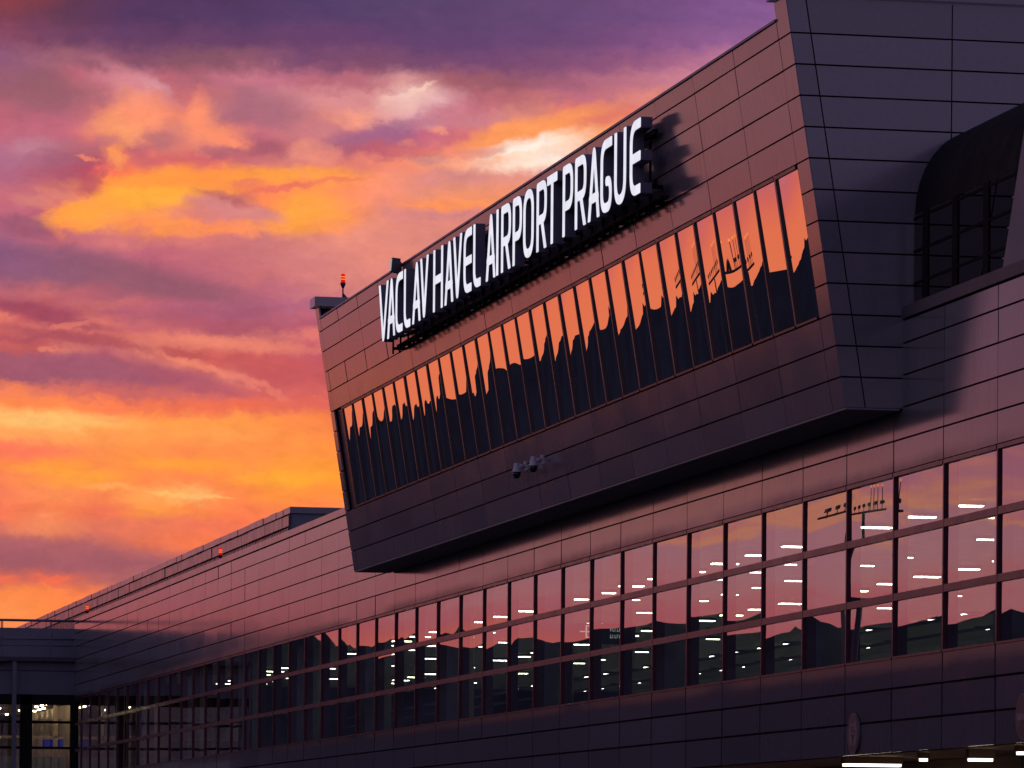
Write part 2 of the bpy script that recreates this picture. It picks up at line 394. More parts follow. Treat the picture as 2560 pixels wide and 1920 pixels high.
def emit(name, color, strength):
    m, T, o = material(name)
    e = T.new('ShaderNodeEmission')
    tc = T.new('ShaderNodeTexCoord')
    n = T.noise(tc.outputs['Object'], 3.0, 3.0, 0.5)
    c = tuple(color) + (1,)
    T.put(e.inputs[0], T.mix(T.maprange(n, 0.35, 0.65), tuple(v * 0.9 for v in color) + (1,), c))
    e.inputs[1].default_value = strength
    T.l.new(e.outputs[0], o.inputs[0])
    return m


def glass(name, tint, r0, r1, gtint=(1, 1, 1), wave=0.0):
    """one leaf of reflecting glazing: mirror part grows towards grazing view, the rest looks through"""
    m, T, o = material(name)
    lw = T.new('ShaderNodeLayerWeight')
    lw.inputs['Blend'].default_value = 0.5
    fac = T.maprange(lw.outputs['Facing'], 0.0, 0.85, r0, r1, False)
    gl = T.new('ShaderNodeBsdfGlossy')
    gl.inputs['Roughness'].default_value = 0.004
    gl.inputs['Color'].default_value = tuple(gtint) + (1,)
    tr = T.new('ShaderNodeBsdfTransparent')
    tr.inputs['Color'].default_value = tuple(tint) + (1,)
    if wave:
        g = T.new('ShaderNodeTexCoord').outputs['Object']
        n = T.noise(g, 1.1, 2.0, 0.45)
        bp = T.new('ShaderNodeBump')
        bp.inputs['Strength'].default_value = 1.0
        bp.inputs['Distance'].default_value = wave
        T.put(bp.inputs['Height'], n)
        T.l.new(bp.outputs[0], gl.inputs['Normal'])
    mx = T.new('ShaderNodeMixShader')
    T.put(mx.inputs[0], fac)
    T.l.new(tr.outputs[0], mx.inputs[1])
    T.l.new(gl.outputs[0], mx.inputs[2])
    T.l.new(mx.outputs[0], o.inputs[0])
    return m


M = {}
M['clad'] = cladding('cladding_satin', (0.125, 0.130, 0.140), 0.0, 0.14, 0.4, 0.0, (8.77, 9.08), 1.55)
M['clad_box'] = cladding('cladding_upper', (0.175, 0.160, 0.172), 0.0, 0.14, 0.4, 7.0, None, 1.60)
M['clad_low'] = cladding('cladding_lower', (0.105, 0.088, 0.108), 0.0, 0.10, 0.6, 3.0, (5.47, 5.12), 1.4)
M['coping'] = principled('coping_metal', (0.16, 0.15, 0.17), 0.0, 0.2, vary=0.1, vscale=0.8)
M['coping_grey'] = principled('weathered_coping', (0.065, 0.065, 0.075), 0.0, 0.55, vary=0.15)
M['cope_dark'] = principled('dark_coping', (0.10, 0.10, 0.12), 0.6, 0.35)
M['gap'] = principled('joint_gap', (0.012, 0.010, 0.012), 0.0, 0.9, spec=0.1)
M['soffit'] = principled('soffit_dark', (0.26, 0.26, 0.255), 0.0, 0.7)
M['frame'] = principled('window_frame', (0.085, 0.018, 0.032), 0.0, 0.25, spec=0.2)
M['frame_box'] = principled('mullion_dark', (0.035, 0.026, 0.03), 0.0, 0.3)
M['glass'] = glass('hall_glass', (0.72, 0.80, 0.77), 0.10, 0.52, (1.0, 0.96, 0.98))
M['glass_box'] = glass('mirror_glass', (0.04, 0.045, 0.055), 0.55, 0.97, (0.87, 0.80, 0.78))
M['glass_dark'] = glass('dark_glass', (0.10, 0.10, 0.12), 0.03, 0.2)
M['glass_annex'] = glass('annex_glass', (0.75, 0.75, 0.72), 0.04, 0.5)
M['stair_roof'] = principled('dull_dark_sheet', (0.012, 0.012, 0.014), 0.0, 0.8, spec=0.15)
M['concrete'] = principled('concrete', (0.34, 0.33, 0.32), 0.0, 0.75, vscale=2.0)
M['inner'] = principled('interior_wall', (0.60, 0.66, 0.62), 0.0, 0.8)
M['floor'] = principled('interior_floor', (0.34, 0.35, 0.34), 0.0, 0.4)
M['ceil'] = principled('interior_ceiling', (0.5, 0.5, 0.48), 0.0, 0.8)
M['asphalt'] = principled('asphalt', (0.045, 0.044, 0.046), 0.0, 0.85, vscale=0.6)
M['wood'] = principled('far_trees', (0.050, 0.060, 0.066), 0.0, 1.0, spec=0.0, vscale=0.05, vary=0.4)
M['dark'] = principled('dark_metal', (0.045, 0.045, 0.055), 0.4, 0.4)
M['steel'] = principled('painted_steel', (0.12, 0.12, 0.15), 0.0, 0.5)
M['plant'] = principled('corrugated_steel', (0.17, 0.15, 0.16), 0.0, 0.25, vary=0.3, vscale=0.9)
M['panel_grey'] = principled('grey_panel', (0.15, 0.15, 0.175), 0.0, 0.5)
M['warm_wall'] = principled('warm_wall', (0.55, 0.42, 0.30), 0.0, 0.7)
M['white_plastic'] = principled('white_plastic', (0.50, 0.49, 0.52), 0.0, 0.35)
M['black_dome'] = principled('black_dome', (0.012, 0.012, 0.013), 0.0, 0.15)
M['letter_side'] = principled('letter_side', (0.13, 0.125, 0.17), 0.0, 0.5)
M['letter_face'] = emit('letter_face', (0.80, 0.79, 0.90), 1.08)
M['strip'] = emit('strip_light', (1.0, 0.94, 0.74), 14.0)
M['downlight'] = emit('downlight', (1.0, 0.84, 0.52), 60.0)
M['tube'] = emit('tube_light', (1.0, 0.78, 0.50), 4.5)
M['red_lamp'] = emit('red_lamp', (1.0, 0.010, 0.006), 0.8)
M['red_core'] = emit('red_core', (1.0, 0.30, 0.07), 1.3)
M['screen'] = emit('blue_screen', (0.035, 0.04, 0.42), 0.28)
M['flood'] = emit('flood_lens', (0.9, 0.82, 0.84), 0.45)
M['mast_lamp'] = emit('mast_lamp', (1.0, 0.80, 0.55), 30.0)
M['sign_white'] = principled('sign_white', (0.13, 0.12, 0.14), 0.0, 0.5)
M['sign_red'] = principled('sign_red', (0.045, 0.016, 0.016), 0.0, 0.5)
M['sign_black'] = principled('sign_black', (0.02, 0.02, 0.02), 0.0, 0.5)
M['info_dark'] = principled('info_board', (0.015, 0.015, 0.018), 0.0, 0.5)
M['info_lit'] = emit('info_letters', (0.62, 0.62, 0.64), 0.9)


# ------------------------------------------------------------------ mesh helpers
class MB:
    def __init__(self):
        self.v = []
        self.f = []
        self.mi = []
        self.sm = []

    def poly(self, pts, mi=0, smooth=False):
        n = len(self.v)
        self.v += [tuple(p) for p in pts]
        self.f.append(tuple(range(n, n + len(pts))))
        self.mi.append(mi)
        self.sm.append(smooth)

    def hexa(self, p, mi=0):
        """p: 8 corners, 0-3 bottom loop (ccw from above), 4-7 top loop"""
        n = len(self.v)
        self.v += [tuple(q) for q in p]
        for f in ((3, 2, 1, 0), (4, 5, 6, 7), (0, 1, 5, 4), (1, 2, 6, 5), (2, 3, 7, 6), (3, 0, 4, 7)):
            self.f.append(tuple(n + i for i in f))
            self.mi.append(mi)
            self.sm.append(False)

    def box(self, x0, x1, y0, y1, z0, z1, mi=0):
        self.hexa([(x0, y0, z0), (x1, y0, z0), (x1, y1, z0), (x0, y1, z0),
                   (x0, y0, z1), (x1, y0, z1), (x1, y1, z1), (x0, y1, z1)], mi)

    def prism(self, pts, axis, a, b, mi=0):
        """extrude a polygon (in the two other axes) along axis from a to b"""
        def P(u, v, w):
            return {'x': (w, u, v), 'y': (u, w, v), 'z': (u, v, w)}[axis]
        n = len(pts)
        self.poly([P(u, v, a) for u, v in pts], mi)
        self.poly([P(u, v, b) for u, v in reversed(pts)], mi)
        for i in range(n):
            u0, v0 = pts[i]
            u1, v1 = pts[(i + 1) % n]
            self.poly([P(u0, v0, a), P(u0, v0, b), P(u1, v1, b), P(u1, v1, a)], mi)

    def tube(self, a, b, r0, r1=None, n=12, mi=0, caps=True):
        r1 = r0 if r1 is None else r1
        a, b = Vector(a), Vector(b)
        d = (b - a).normalized()
        u = d.orthogonal().normalized()
        w = d.cross(u)
        i0 = len(self.v)
        for p, r in ((a, r0), (b, r1)):
            for k in range(n):
                t = 2 * pi * k / n
                self.v.append(tuple(p + (u * cos(t) + w * sin(t)) * r))
        for k in range(n):
            k2 = (k + 1) % n
            self.f.append((i0 + k, i0 + k2, i0 + n + k2, i0 + n + k))
            self.mi.append(mi)
            self.sm.append(True)
        if caps:
            self.f.append(tuple(i0 + n - 1 - k for k in range(n)))
            self.f.append(tuple(i0 + n + k for k in range(n)))
            self.mi += [mi, mi]
            self.sm += [False, False]

    def lathe(self, c, prof, n=20, mi=0):
        """prof: list of (radius, z) upwards round the vertical axis at c"""
        cx, cy, cz = c
        i0 = len(self.v)
        for r, z in prof:
            for k in range(n):
                t = 2 * pi * k / n
                self.v.append((cx + r * cos(t), cy + r * sin(t), cz + z))
        for j in range(len(prof) - 1):
            for k in range(n):
                k2 = (k + 1) % n
                self.f.append((i0 + j * n + k, i0 + j * n + k2, i0 + (j + 1) * n + k2, i0 + (j + 1) * n + k))
                self.mi.append(mi)
                self.sm.append(True)

    def obj(self, name, mats, parent=None, smooth=None):
        me = bpy.data.meshes.new(name)
        me.from_pydata(self.v, [], self.f)
        for m in (mats if isinstance(mats, (list, tuple)) else [mats]):
            me.materials.append(m)
        me.polygons.foreach_set('material_index', self.mi)
        me.polygons.foreach_set('use_smooth', self.sm if smooth is None else [smooth] * len(self.f))
        bm = bmesh.new()
        bm.from_mesh(me)
        if not getattr(self, 'keep', False):
            bmesh.ops.recalc_face_normals(bm, faces=bm.faces)
        bm.to_mesh(me)
        bm.free()
        o = bpy.data.objects.new(name, me)
        COL.objects.link(o)
        if parent:
            off = Vector((0, 0, 0))
            p = parent
            while p:
                off += p.location
                p = p.parent
            me.transform(Matrix.Translation(-off))
            o.parent = parent
        return o


def tag(o, label=None, cat=None, group=None, kind=None):
    if label:
        o['label'] = label
    if cat:
        o['category'] = cat
    if group:
        o['group'] = group
    if kind:
        o['kind'] = kind
    return o


def thing(name, label, cat, loc=(0, 0, 0), group=None):
    o = bpy.data.objects.new(name, None)
    o.empty_display_size = 0.5
    COL.objects.link(o)
    o.location = loc
    return tag(o, label, cat, group)


def copy_tree(o, delta, label=None):
    def cp(src, parent):
        c = src.copy()
        COL.objects.link(c)
        if parent:
            c.parent = parent
        for ch in src.children:
            cp(ch, c)
        return c
    r = cp(o, None)
    r.location = Vector(o.location) + Vector(delta)
    if label:
        r['label'] = label
    return r


# ------------------------------------------------------------------ setting: ground and wooded ridge
g = MB()
g.poly([(-3000, -3000, 0), (3000, -3000, 0), (3000, 6000, 0), (-3000, 6000, 0)])
tag(g.obj('ground', M['asphalt']), kind='structure')


def make_ridge():
    """wooded rise across the forecourt; seen mirrored in the glass"""
    rnd = random.Random(3)
    b = MB()
    b.keep = True
    pts = [(-30, 545), (-45, 500), (-61, 454), (-77, 423), (-97, 396), (-150, 352), (-230, 300), (-330, 220), (-400, 90), (-420, -120)]
    line = []
    for (x0, y0), (x1, y1) in zip(pts, pts[1:]):
        n = max(2, int(hypot(x1 - x0, y1 - y0) / 1.6))
        for k in range(n):
            t = k / n
            line.append((x0 + (x1 - x0) * t, y0 + (y1 - y0) * t))
    N = len(line)
    h = []
    for i in range(N):
        x, y = line[i]
        base = 22.6 + 0.5 * sin(i * 0.055) + 0.4 * sin(i * 0.021 + 1)
        if y > 470:
            base += 1.8
        if y < 430 and x > -125:
            base += 1.1
        h.append(base + 0.12 * sin(i * 0.31) + 0.08 * sin(i * 0.83 + 1) + (rnd.uniform(0.1, 0.7) if rnd.random() < 0.12 else rnd.uniform(-0.14, 0.16)) + (max(0, sin(i * 0.52) * sin(i * 0.23 + 1) * 0.7) if y > 425 else 0))
    rows = [(0.0, 0.0, 26), (0.55, 0.0, 14), (0.85, 0.0, 5), (1.0, 0.0, 0), (0.8, 0, -12), (0.0, 0, -40)]
    idx = []
    for k, (fz, _, off) in enumerate(rows):
        r = []
        for i, (x, y) in enumerate(line):
            j0, j1 = max(0, i - 4), min(N - 1, i + 4)
            dx, dy = line[j1][0] - line[j0][0], line[j1][1] - line[j0][1]
            L = hypot(dx, dy)
            nx, ny = -dy / L, dx / L
            if nx * (0 - x) + ny * (120 - y) < 0:
                nx, ny = -nx, -ny
            jit = rnd.uniform(-0.5, 0.5) if 0 < fz < 1 else 0
            r.append(len(b.v))
            b.v.append((x + nx * off, y + ny * off, h[i] * fz + jit))
        idx.append(r)
    for k in range(len(rows) - 1):
        for i in range(N - 1):
            b.f.append((idx[k][i], idx[k][i + 1], idx[k + 1][i + 1], idx[k + 1][i]))
            b.mi.append(0)
            b.sm.append(False)
    return tag(b.obj('hills', M['wood']), kind='structure')


make_ridge()

# ------------------------------------------------------------------ terminal wing
BAY = 3.015
Y_I0 = 76.16


def ybay(i):
    return Y_I0 + BAY * i


Y_END = 205.2
term = thing('terminal_building', 'long metal-clad airport terminal wing with a three-row band of windows', 'building')

rp = random.Random(11)


def clad_panels(b, ys, zs, x=0.0, gapy=0.026, gapz=0.034, depth=0.04, tilt=0.0022):
    """separate metal panels between the joints; each sits a hair out of true"""
    for y0, y1 in zip(ys, ys[1:]):
        for z0, z1 in zip(zs, zs[1:]):
            ta, tb = rp.gauss(0, tilt), rp.gauss(0, tilt * 0.8)
            a0, a1, c0, c1 = y0 + gapy / 2, y1 - gapy / 2, z0 + gapz / 2, z1 - gapz / 2
            w, h = (a1 - a0) / 2, (c1 - c0) / 2
            ox = 0.012

            def X(sy, sz):
                return x + ox - 0.012 + sy * ta * w + sz * tb * h
            q = [X(-1, -1), X(1, -1), X(1, 1), X(-1, 1)]
            f = [(q[0], a0, c0), (q[1], a1, c0), (q[2], a1, c1), (q[3], a0, c1)]
            bk = [(x + depth, a0, c0), (x + depth, a1, c0), (x + depth, a1, c1), (x + depth, a0, c1)]
            b.poly(f)
            for k in range(4):
                k2 = (k + 1) % 4
                b.poly([f[k2], f[k], bk[k], bk[k2]])


ys_all = [ybay(i) for i in range(-11, 43)] + [Y_END]
ys_left = [y for y in ys_all if y > 129.0]
ys_right = [y for y in ys_all if y < 84.0]
zs_up = [8.77, 9.335, 9.89]
zs_left = [9.89, 10.435, 10.99, 11.54, 11.96]
zs_right = [9.89, 10.455, 11.02, 11.43]
b = MB()
clad_panels(b, ys_all, zs_up)
clad_panels(b, ys_left, zs_left)
clad_panels(b, ys_right, zs_right)
b.obj('upper_wall', M['clad'], term)
b = MB()
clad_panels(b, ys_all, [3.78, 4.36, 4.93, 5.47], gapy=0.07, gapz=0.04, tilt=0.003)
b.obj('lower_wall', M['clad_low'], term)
b = MB()                                                          # dark substrate seen in the open joints
b.box(0.045, 0.30, 42.0, Y_END, 8.79, 11.40)
b.box(0.045, 0.30, 130.0, Y_END, 11.402, 11.93)
b.box(0.045, 0.30, 42.0, Y_END, 3.80, 5.44)
b.obj('wall_backing', M['gap'], term)
b = MB()                                                          # parapet copings in lengths
for i, y in enumerate(ys_left[:-1]):
    b.box(-0.03, 0.32, y + 0.004, ys_left[i + 1] - 0.004, 11.985, 12.19)
b.obj('parapet_coping', M['coping'], term)
b = MB()
for i, y in enumerate(ys_right[:-1]):
    b.box(-0.03, 0.34, y + 0.004, ys_right[i + 1] - 0.004, 11.455, 11.67)
b.obj('parapet_coping', M['coping_grey'], term)
b = MB()
b.box(0.30, 34.0, 42.0, Y_END, 11.0, 11.38)
b.obj('roof', M['soffit'], term)
b = MB()
b.box(0.30, 24.0, 42.0, Y_END, 9.42, 9.6)
b.obj('ceiling', M['ceil'], term)
b = MB()
b.box(0.30, 24.0, 42.0, Y_END, 4.9, 5.3)
b.obj('floor_slab', M['floor'], term)
b = MB()
b.box(24.0, 24.3, 42.0, Y_END, 0.0, 11.0)
b.box(0.10, 24.0, 41.7, 42.0, 3.8, 11.3)
b.obj('inner_wall', M['inner'], term)
b = MB()
b.box(0.06, 24.0, Y_END - 0.2, Y_END + 0.005, 0.0, 11.9)
b.obj('end_wall', M['gap'], term)
b = MB()
b.box(0.05, 24.0, 42.0, Y_END, 3.86, 4.05)
b.obj('undercroft_soffit', M['warm_wall'], term)
b = MB()
b.box(3.2, 3.5, 42.0, 82.4, 0.0, 3.85)
b.box(3.2, 3.5, 84.6, 200.0, 0.0, 3.85)
b.obj('undercroft_wall', M['warm_wall'], term)

# glazing band: one window per bay = frame (mullion, head, transoms, sill) with a pane set in it
ZB, ZT = 5.47, 8.77
TR = [(7.61, 7.74), (6.49, 6.62)]
rw = random.Random(5)
XG = 0.045


def pane_grid(b, y0, y1, z0, z1, xf, nu, nv, disp):
    n0 = len(b.v)
    for j in range(nv + 1):
        for i in range(nu + 1):
            u, v = i / nu, j / nv
            y, z = y0 + (y1 - y0) * u, z0 + (z1 - z0) * v
            b.v.append((xf(z) + disp(u, v), y, z))
    for j in range(nv):
        for i in range(nu):
            a = n0 + j * (nu + 1) + i
            b.f.append((a, a + nu + 1, a + nu + 2, a + 1))
            b.mi.append(0)
            b.sm.append(True)


def glass_bow(rnd, a, tw, vb):
    A, B, C, D, E = rnd.gauss(*a), rnd.gauss(0, tw), rnd.gauss(*vb), rnd.gauss(0, tw), rnd.gauss(0, tw * 0.5)

    def disp(u, v):
        p, q = 2 * u - 1, 2 * v - 1
        return A * p * p + C * q * q + B * p * q + D * p ** 3 + E * q + 0.25 * (A + C) * p * p * q * q
    return disp


for i in range(-8, 43):
    y0, y1 = ybay(i), min(ybay(i + 1), Y_END)
    if y1 - y0 < 0.5:
        continue
    b = MB()
    b.box(0.0, 0.16, y0 - 0.03, y0 + 0.03, ZB, ZT)                 # mullion and the deep post behind it
    b.box(0.16, 0.27, y0 - 0.04, y0 + 0.04, ZB, ZT)
    b.box(-0.012, 0.15, y0 + 0.031, y1 - 0.031, ZT - 0.075, ZT - 0.004)   # head
    for za, zb in TR:
        b.box(0.004, 0.15, y0 + 0.031, y1 - 0.031, za, zb)
    b.box(-0.012, 0.15, y0 + 0.031, y1 - 0.031, ZB - 0.012, ZB + 0.03)   # sill
    fr = b.obj('window', M['frame'], term)
    b = MB()
    b.keep = True
    lv = [ZB + 0.03, TR[1][0], TR[1][1], TR[0][0], TR[0][1], ZT - 0.075]
    for k in range(3):
        dsp = glass_bow(rw, (0.0007, 0.0012), 0.0006, (0.0011, 0.0009))
        pane_grid(b, y0 + 0.03, y1 - 0.03, lv[2 * k], lv[2 * k + 1], lambda z: XG, 12, 6, dsp)
    b.obj('pane', M['glass'], fr)

# columns of the hall, close behind the glass
for k in range(-2, 11):
    yc = ybay(0.45 + 4 * k)
    if yc > 203:
        break
    b = MB()
    b.tube((0.85, yc, 5.3), (0.85, yc, 9.42), 0.44, n=24)
    b.obj('column', M['concrete'], term)
for k, zr in enumerate((6.05, 6.32)):
    b = MB()
    b.box(1.9, 1.96, 60.0, 150.0, zr, zr + 0.055)
    b.obj('handrail', M['dark'], term)

# ------------------------------------------------------------------ ceiling lights inside the hall
GL = 'strip lights on the hall ceiling'
LB = 'white strip light glowing on the hall ceiling behind the window band'


def strip_light(x, y, sx, sy):
    t = thing('ceiling_light', LB, 'ceiling light', (x, y, 9.3), GL)
    b = MB()
    b.box(x - sx / 2 - 0.03, x + sx / 2 + 0.03, y - sy / 2 - 0.03, y + sy / 2 + 0.03, 9.325, 9.40)
    b.obj('housing', M['dark'], t)
    b = MB()
    b.box(x - sx / 2, x + sx / 2, y - sy / 2, y + sy / 2, 9.30, 9.322)
    b.obj('diffuser', M['strip'], t)
    return t


rl = random.Random(2)
first = {}
for row, (x, step, sx, sy, off) in enumerate([
        (5.7, 3.35, 0.66, 0.28, 96.03), (7.3, 3.35, 0.34, 0.10, 99.1), (9.2, 3.35, 0.46, 0.15, 95.6), (12.0, 3.35, 0.66, 0.28, 96.1),
        (13.7, 3.35, 0.34, 0.10, 98.4), (15.2, 3.35, 0.44, 0.14, 97.4), (18.6, 3.35, 0.6, 0.2, 96.5), (21.5, 3.35, 0.4, 0.2, 97.9)]):
    y = off - 8 * step
    while y < 202:
        if y > 76 and not (row in (1, 2, 4, 5, 7) and rl.random() < 0.3):
            if y > 165 and rl.random() < 0.08:
                y += step
                continue
            if row not in first:
                first[row] = strip_light(x, y, sx, sy)
                y00 = y
                first[row]['y0'] = y
            else:
                copy_tree(first[row], (0, y - first[row]['y0'], 0))
        y += step
for r in first.values():
    pass
for o in bpy.data.objects:
    if 'y0' in o.keys():
        del o['y0']

# hanging information board inside the hall
IY = 113.3
ib = thing('information_board', 'dark hanging board with a pale arrow and lettering inside the hall glazing', 'sign', (1.8, IY, 7.2))
b = MB()
b.box(0.88, 2.75, IY, IY + 0.06, 7.12, 7.62)
b.box(1.10, 1.13, IY + 0.02, IY + 0.05, 7.62, 9.42)
b.box(2.50, 2.53, IY + 0.02, IY + 0.05, 7.62, 9.42)
b.obj('board', M['info_dark'], ib)
b = MB()


def bar(x0, z0, x1, z1, w=0.05):
    d = Vector((x1 - x0, z1 - z0)).normalized()
    n = Vector((-d.y, d.x)) * w / 2
    ya, yb = IY - 0.008, IY - 0.002
    b.hexa([(x0 - n.x, ya, z0 - n.y), (x0 + n.x, ya, z0 + n.y), (x0 + n.x, yb, z0 + n.y), (x0 - n.x, yb, z0 - n.y),
            (x1 - n.x, ya, z1 - n.y), (x1 + n.x, ya, z1 + n.y), (x1 + n.x, yb, z1 + n.y), (x1 - n.x, yb, z1 - n.y)])


bar(1.06, 7.20, 1.06, 7.50, 0.035)                                 # arrow
bar(1.06, 7.53, 0.95, 7.43, 0.03)
bar(1.06, 7.53, 1.17, 7.43, 0.03)
bar(1.52, 7.27, 1.52, 7.57, 0.035)                                 # letter B
for zz in (7.28, 7.42, 7.56):
    bar(1.52, zz, 1.68, zz, 0.025)
bar(1.69, 7.295, 1.69, 7.405, 0.03)
bar(1.69, 7.435, 1.69, 7.545, 0.03)
bar(1.36, 7.42, 1.49, 7.42, 0.03)
rt = random.Random(8)
for zz in (7.43, 7.27):                                            # two lines of small lettering
    xx = 2.12
    while xx < 2.66:
        bar(xx, zz, xx, zz + 0.085, 0.012)
        if rt.random() < 0.75:
            zc = zz + rt.choice((0.007, 0.042, 0.078))
            bar(xx, zc, xx + 0.035, zc, 0.012)
        xx += 0.056 if rt.random() < 0.87 else 0.1
b.obj('lettering', M['info_lit'], ib)

# ------------------------------------------------------------------ overhanging upper block
K = 0.16
XB0, ZB0 = -1.05, 9.853
BY0, BY1 = 81.65, 131.0
FI0, FI1 = 82.45, 130.45                                          # inner faces of the end fins
RH = 0.5485


def xf(z, off=0.0):
    return XB0 - K * (z - ZB0) + off


upper = thing('overhanging_block', 'metal-clad upper storey leaning out over the terminal wall with one mirrored window strip', 'building')
zk = [ZB0 + RH * k for k in range(14)]                              # joints
Z_W0, Z_W1 = zk[3] + 0.04, zk[8]
Z_TOP = 16.76
YJ = [82.52 + 3.02 * j for j in range(16)]
YF = [FI0] + YJ[1:] + [FI1]


def lean_panels(b, ys, zs, tilt=0.002, gapy=0.028, gapz=0.03):
    for y0, y1 in zip(ys, ys[1:]):
        for z0, z1 in zip(zs, zs[1:]):
            ta, tb = rp.gauss(0, tilt), rp.gauss(0, tilt * 0.8)
            a0, a1, c0, c1 = y0 + gapy / 2, y1 - gapy / 2, z0 + gapz / 2, z1 - gapz / 2
            w, h = (a1 - a0) / 2, (c1 - c0) / 2
            f = [(xf(c0) - ta * w - tb * h, a0, c0), (xf(c0) + ta * w - tb * h, a1, c0),
                 (xf(c1) + ta * w + tb * h, a1, c1), (xf(c1) - ta * w + tb * h, a0, c1)]
            bk = [(p[0] + 0.045, p[1], p[2]) for p in f]
            b.poly(f)
            for k in range(4):
                k2 = (k + 1) % 4
                b.poly([f[k2], f[k], bk[k], bk[k2]])


b = MB()
lean_panels(b, YF, zk[0:4])
b.obj('lower_front_wall', M['clad_box'], upper)
b = MB()
lean_panels(b, YF, zk[8:13] + [Z_TOP])
b.obj('upper_front_wall', M['clad_box'], upper)
b = MB()                                                          # fins: raised ends of the front
lean_panels(b, [BY0, FI0], zk[0:13] + [17.08])
b.obj('end_fin', M['clad_box'], upper)
b = MB()
lean_panels(b, [FI1, BY1], zk[0:13] + [17.08])
b.obj('end_fin', M['clad_box'], upper)
b = MB()                                                          # substrate behind the joints
for z0, z1, ya, yb in ((zk[0] + 0.01, zk[3] + 0.02, FI0, FI1), (zk[8] + 0.0, Z_TOP - 0.02, FI0, FI1),
                       (zk[0] + 0.01, 17.06, BY0 + 0.06, FI0), (zk[0] + 0.01, 17.06, FI1, BY1 - 0.02)):
    b.prism([(xf(z0, 0.05), z0), (xf(z0, 0.35), z0), (xf(z1, 0.35), z1), (xf(z1, 0.05), z1)], 'y', ya + 0.002, yb - 0.002)
b.obj('wall_backing', M['gap'], upper)
b = MB()                                                          # end wall towards the camera
XJ = [0.86, 3.9, 6.9, 9.9, 12.9, 15.9, 18.9]
EZ = zk[0:13] + [17.08]
for z0, z1 in zip(EZ, EZ[1:]):
    c0, c1 = z0 + 0.015, z1 - 0.015
    cols = [((xf(c0, 0.015), xf(c1, 0.015)), (xf(c0, 0.355), xf(c1, 0.355))), ((xf(c0, 0.38), xf(c1, 0.38)), (0.848, 0.848))]
    for xa, xb in zip(XJ, XJ[1:]):
        cols.append(((xa + 0.012, xa + 0.012), (xb - 0.012, xb - 0.012)))
    for (l0, l1), (r0, r1) in cols:
        tb, ta = rp.gauss(0, 0.0015), rp.gauss(0, 0.0015)
        w = (r0 - l0) / 2
        h = (c1 - c0) / 2
        f = [(l0, BY0 - ta * w - tb * h, c0), (r0, BY0 + ta * w - tb * h, c0), (r1, BY0 + ta * w + tb * h, c1), (l1, BY0 - ta * w + tb * h, c1)]
        bk = [(p[0], BY0 + 0.04, p[2]) for p in f]
        b.poly(f)
        for k in range(4):
            k2 = (k + 1) % 4
            b.poly([f[k2], f[k], bk[k], bk[k2]])
b.obj('end_wall', M['clad_box'], upper)
b = MB()
z0, z1 = zk[0] + 0.02, 17.06
b.prism([(xf(z0, 0.03), z0), (19.0, z0), (19.0, z1), (xf(z1, 0.03), z1)], 'y', BY0 + 0.045, BY0 + 0.058)
b.obj('end_backing', M['gap'], upper)
b = MB()
b.prism([(xf(z0, 0.03), z0), (19.0, z0), (19.0, z1), (xf(z1, 0.03), z1)], 'y', BY1 - 0.015, BY1)
b.obj('end_backing', M['gap'], upper)
b = MB()
b.box(xf(ZB0, 0.0) + 0.01, -0.05, BY0 + 0.02, BY1 - 0.02, ZB0 - 0.02, ZB0 + 0.012)
b.obj('soffit', M['soffit'], upper)
b = MB()
b.box(-1.5, 18.9, FI0, FI1, 16.2, 16.4)
b.obj('roof', M['soffit'], upper)
b = MB()                                                          # copings: thin dark edge on the front, deep caps on the ends
b.box(xf(Z_TOP, -0.035), xf(Z_TOP, 0.35), FI0 - 0.02, FI1 + 0.02, Z_TOP - 0.010, Z_TOP + 0.035)
b.obj('front_coping', M['cope_dark'], upper)
b = MB()
b.box(xf(17.1, -0.12), 19.1, FI1 - 0.12, BY1 + 0.12, 17.10, 17.36)
b.obj('end_coping', M['clad_box'], upper)
b = MB()
b.box(xf(17.1, -0.12), 19.1, BY0 - 0.06, FI0 + 0.05, 17.10, 17.40)
b.obj('end_coping', M['clad_box'], upper)
b = MB()                                                          # inside: dark rooms
b.prism([(xf(Z_W0, 0.9), Z_W0 - 0.3), (6.0, Z_W0 - 0.3), (6.0, Z_W1 + 0.3), (xf(Z_W1, 0.9), Z_W1 + 0.3)], 'y', FI0 + 0.2, FI1 - 0.2)
b.obj('inner_wall', M['gap'], upper)

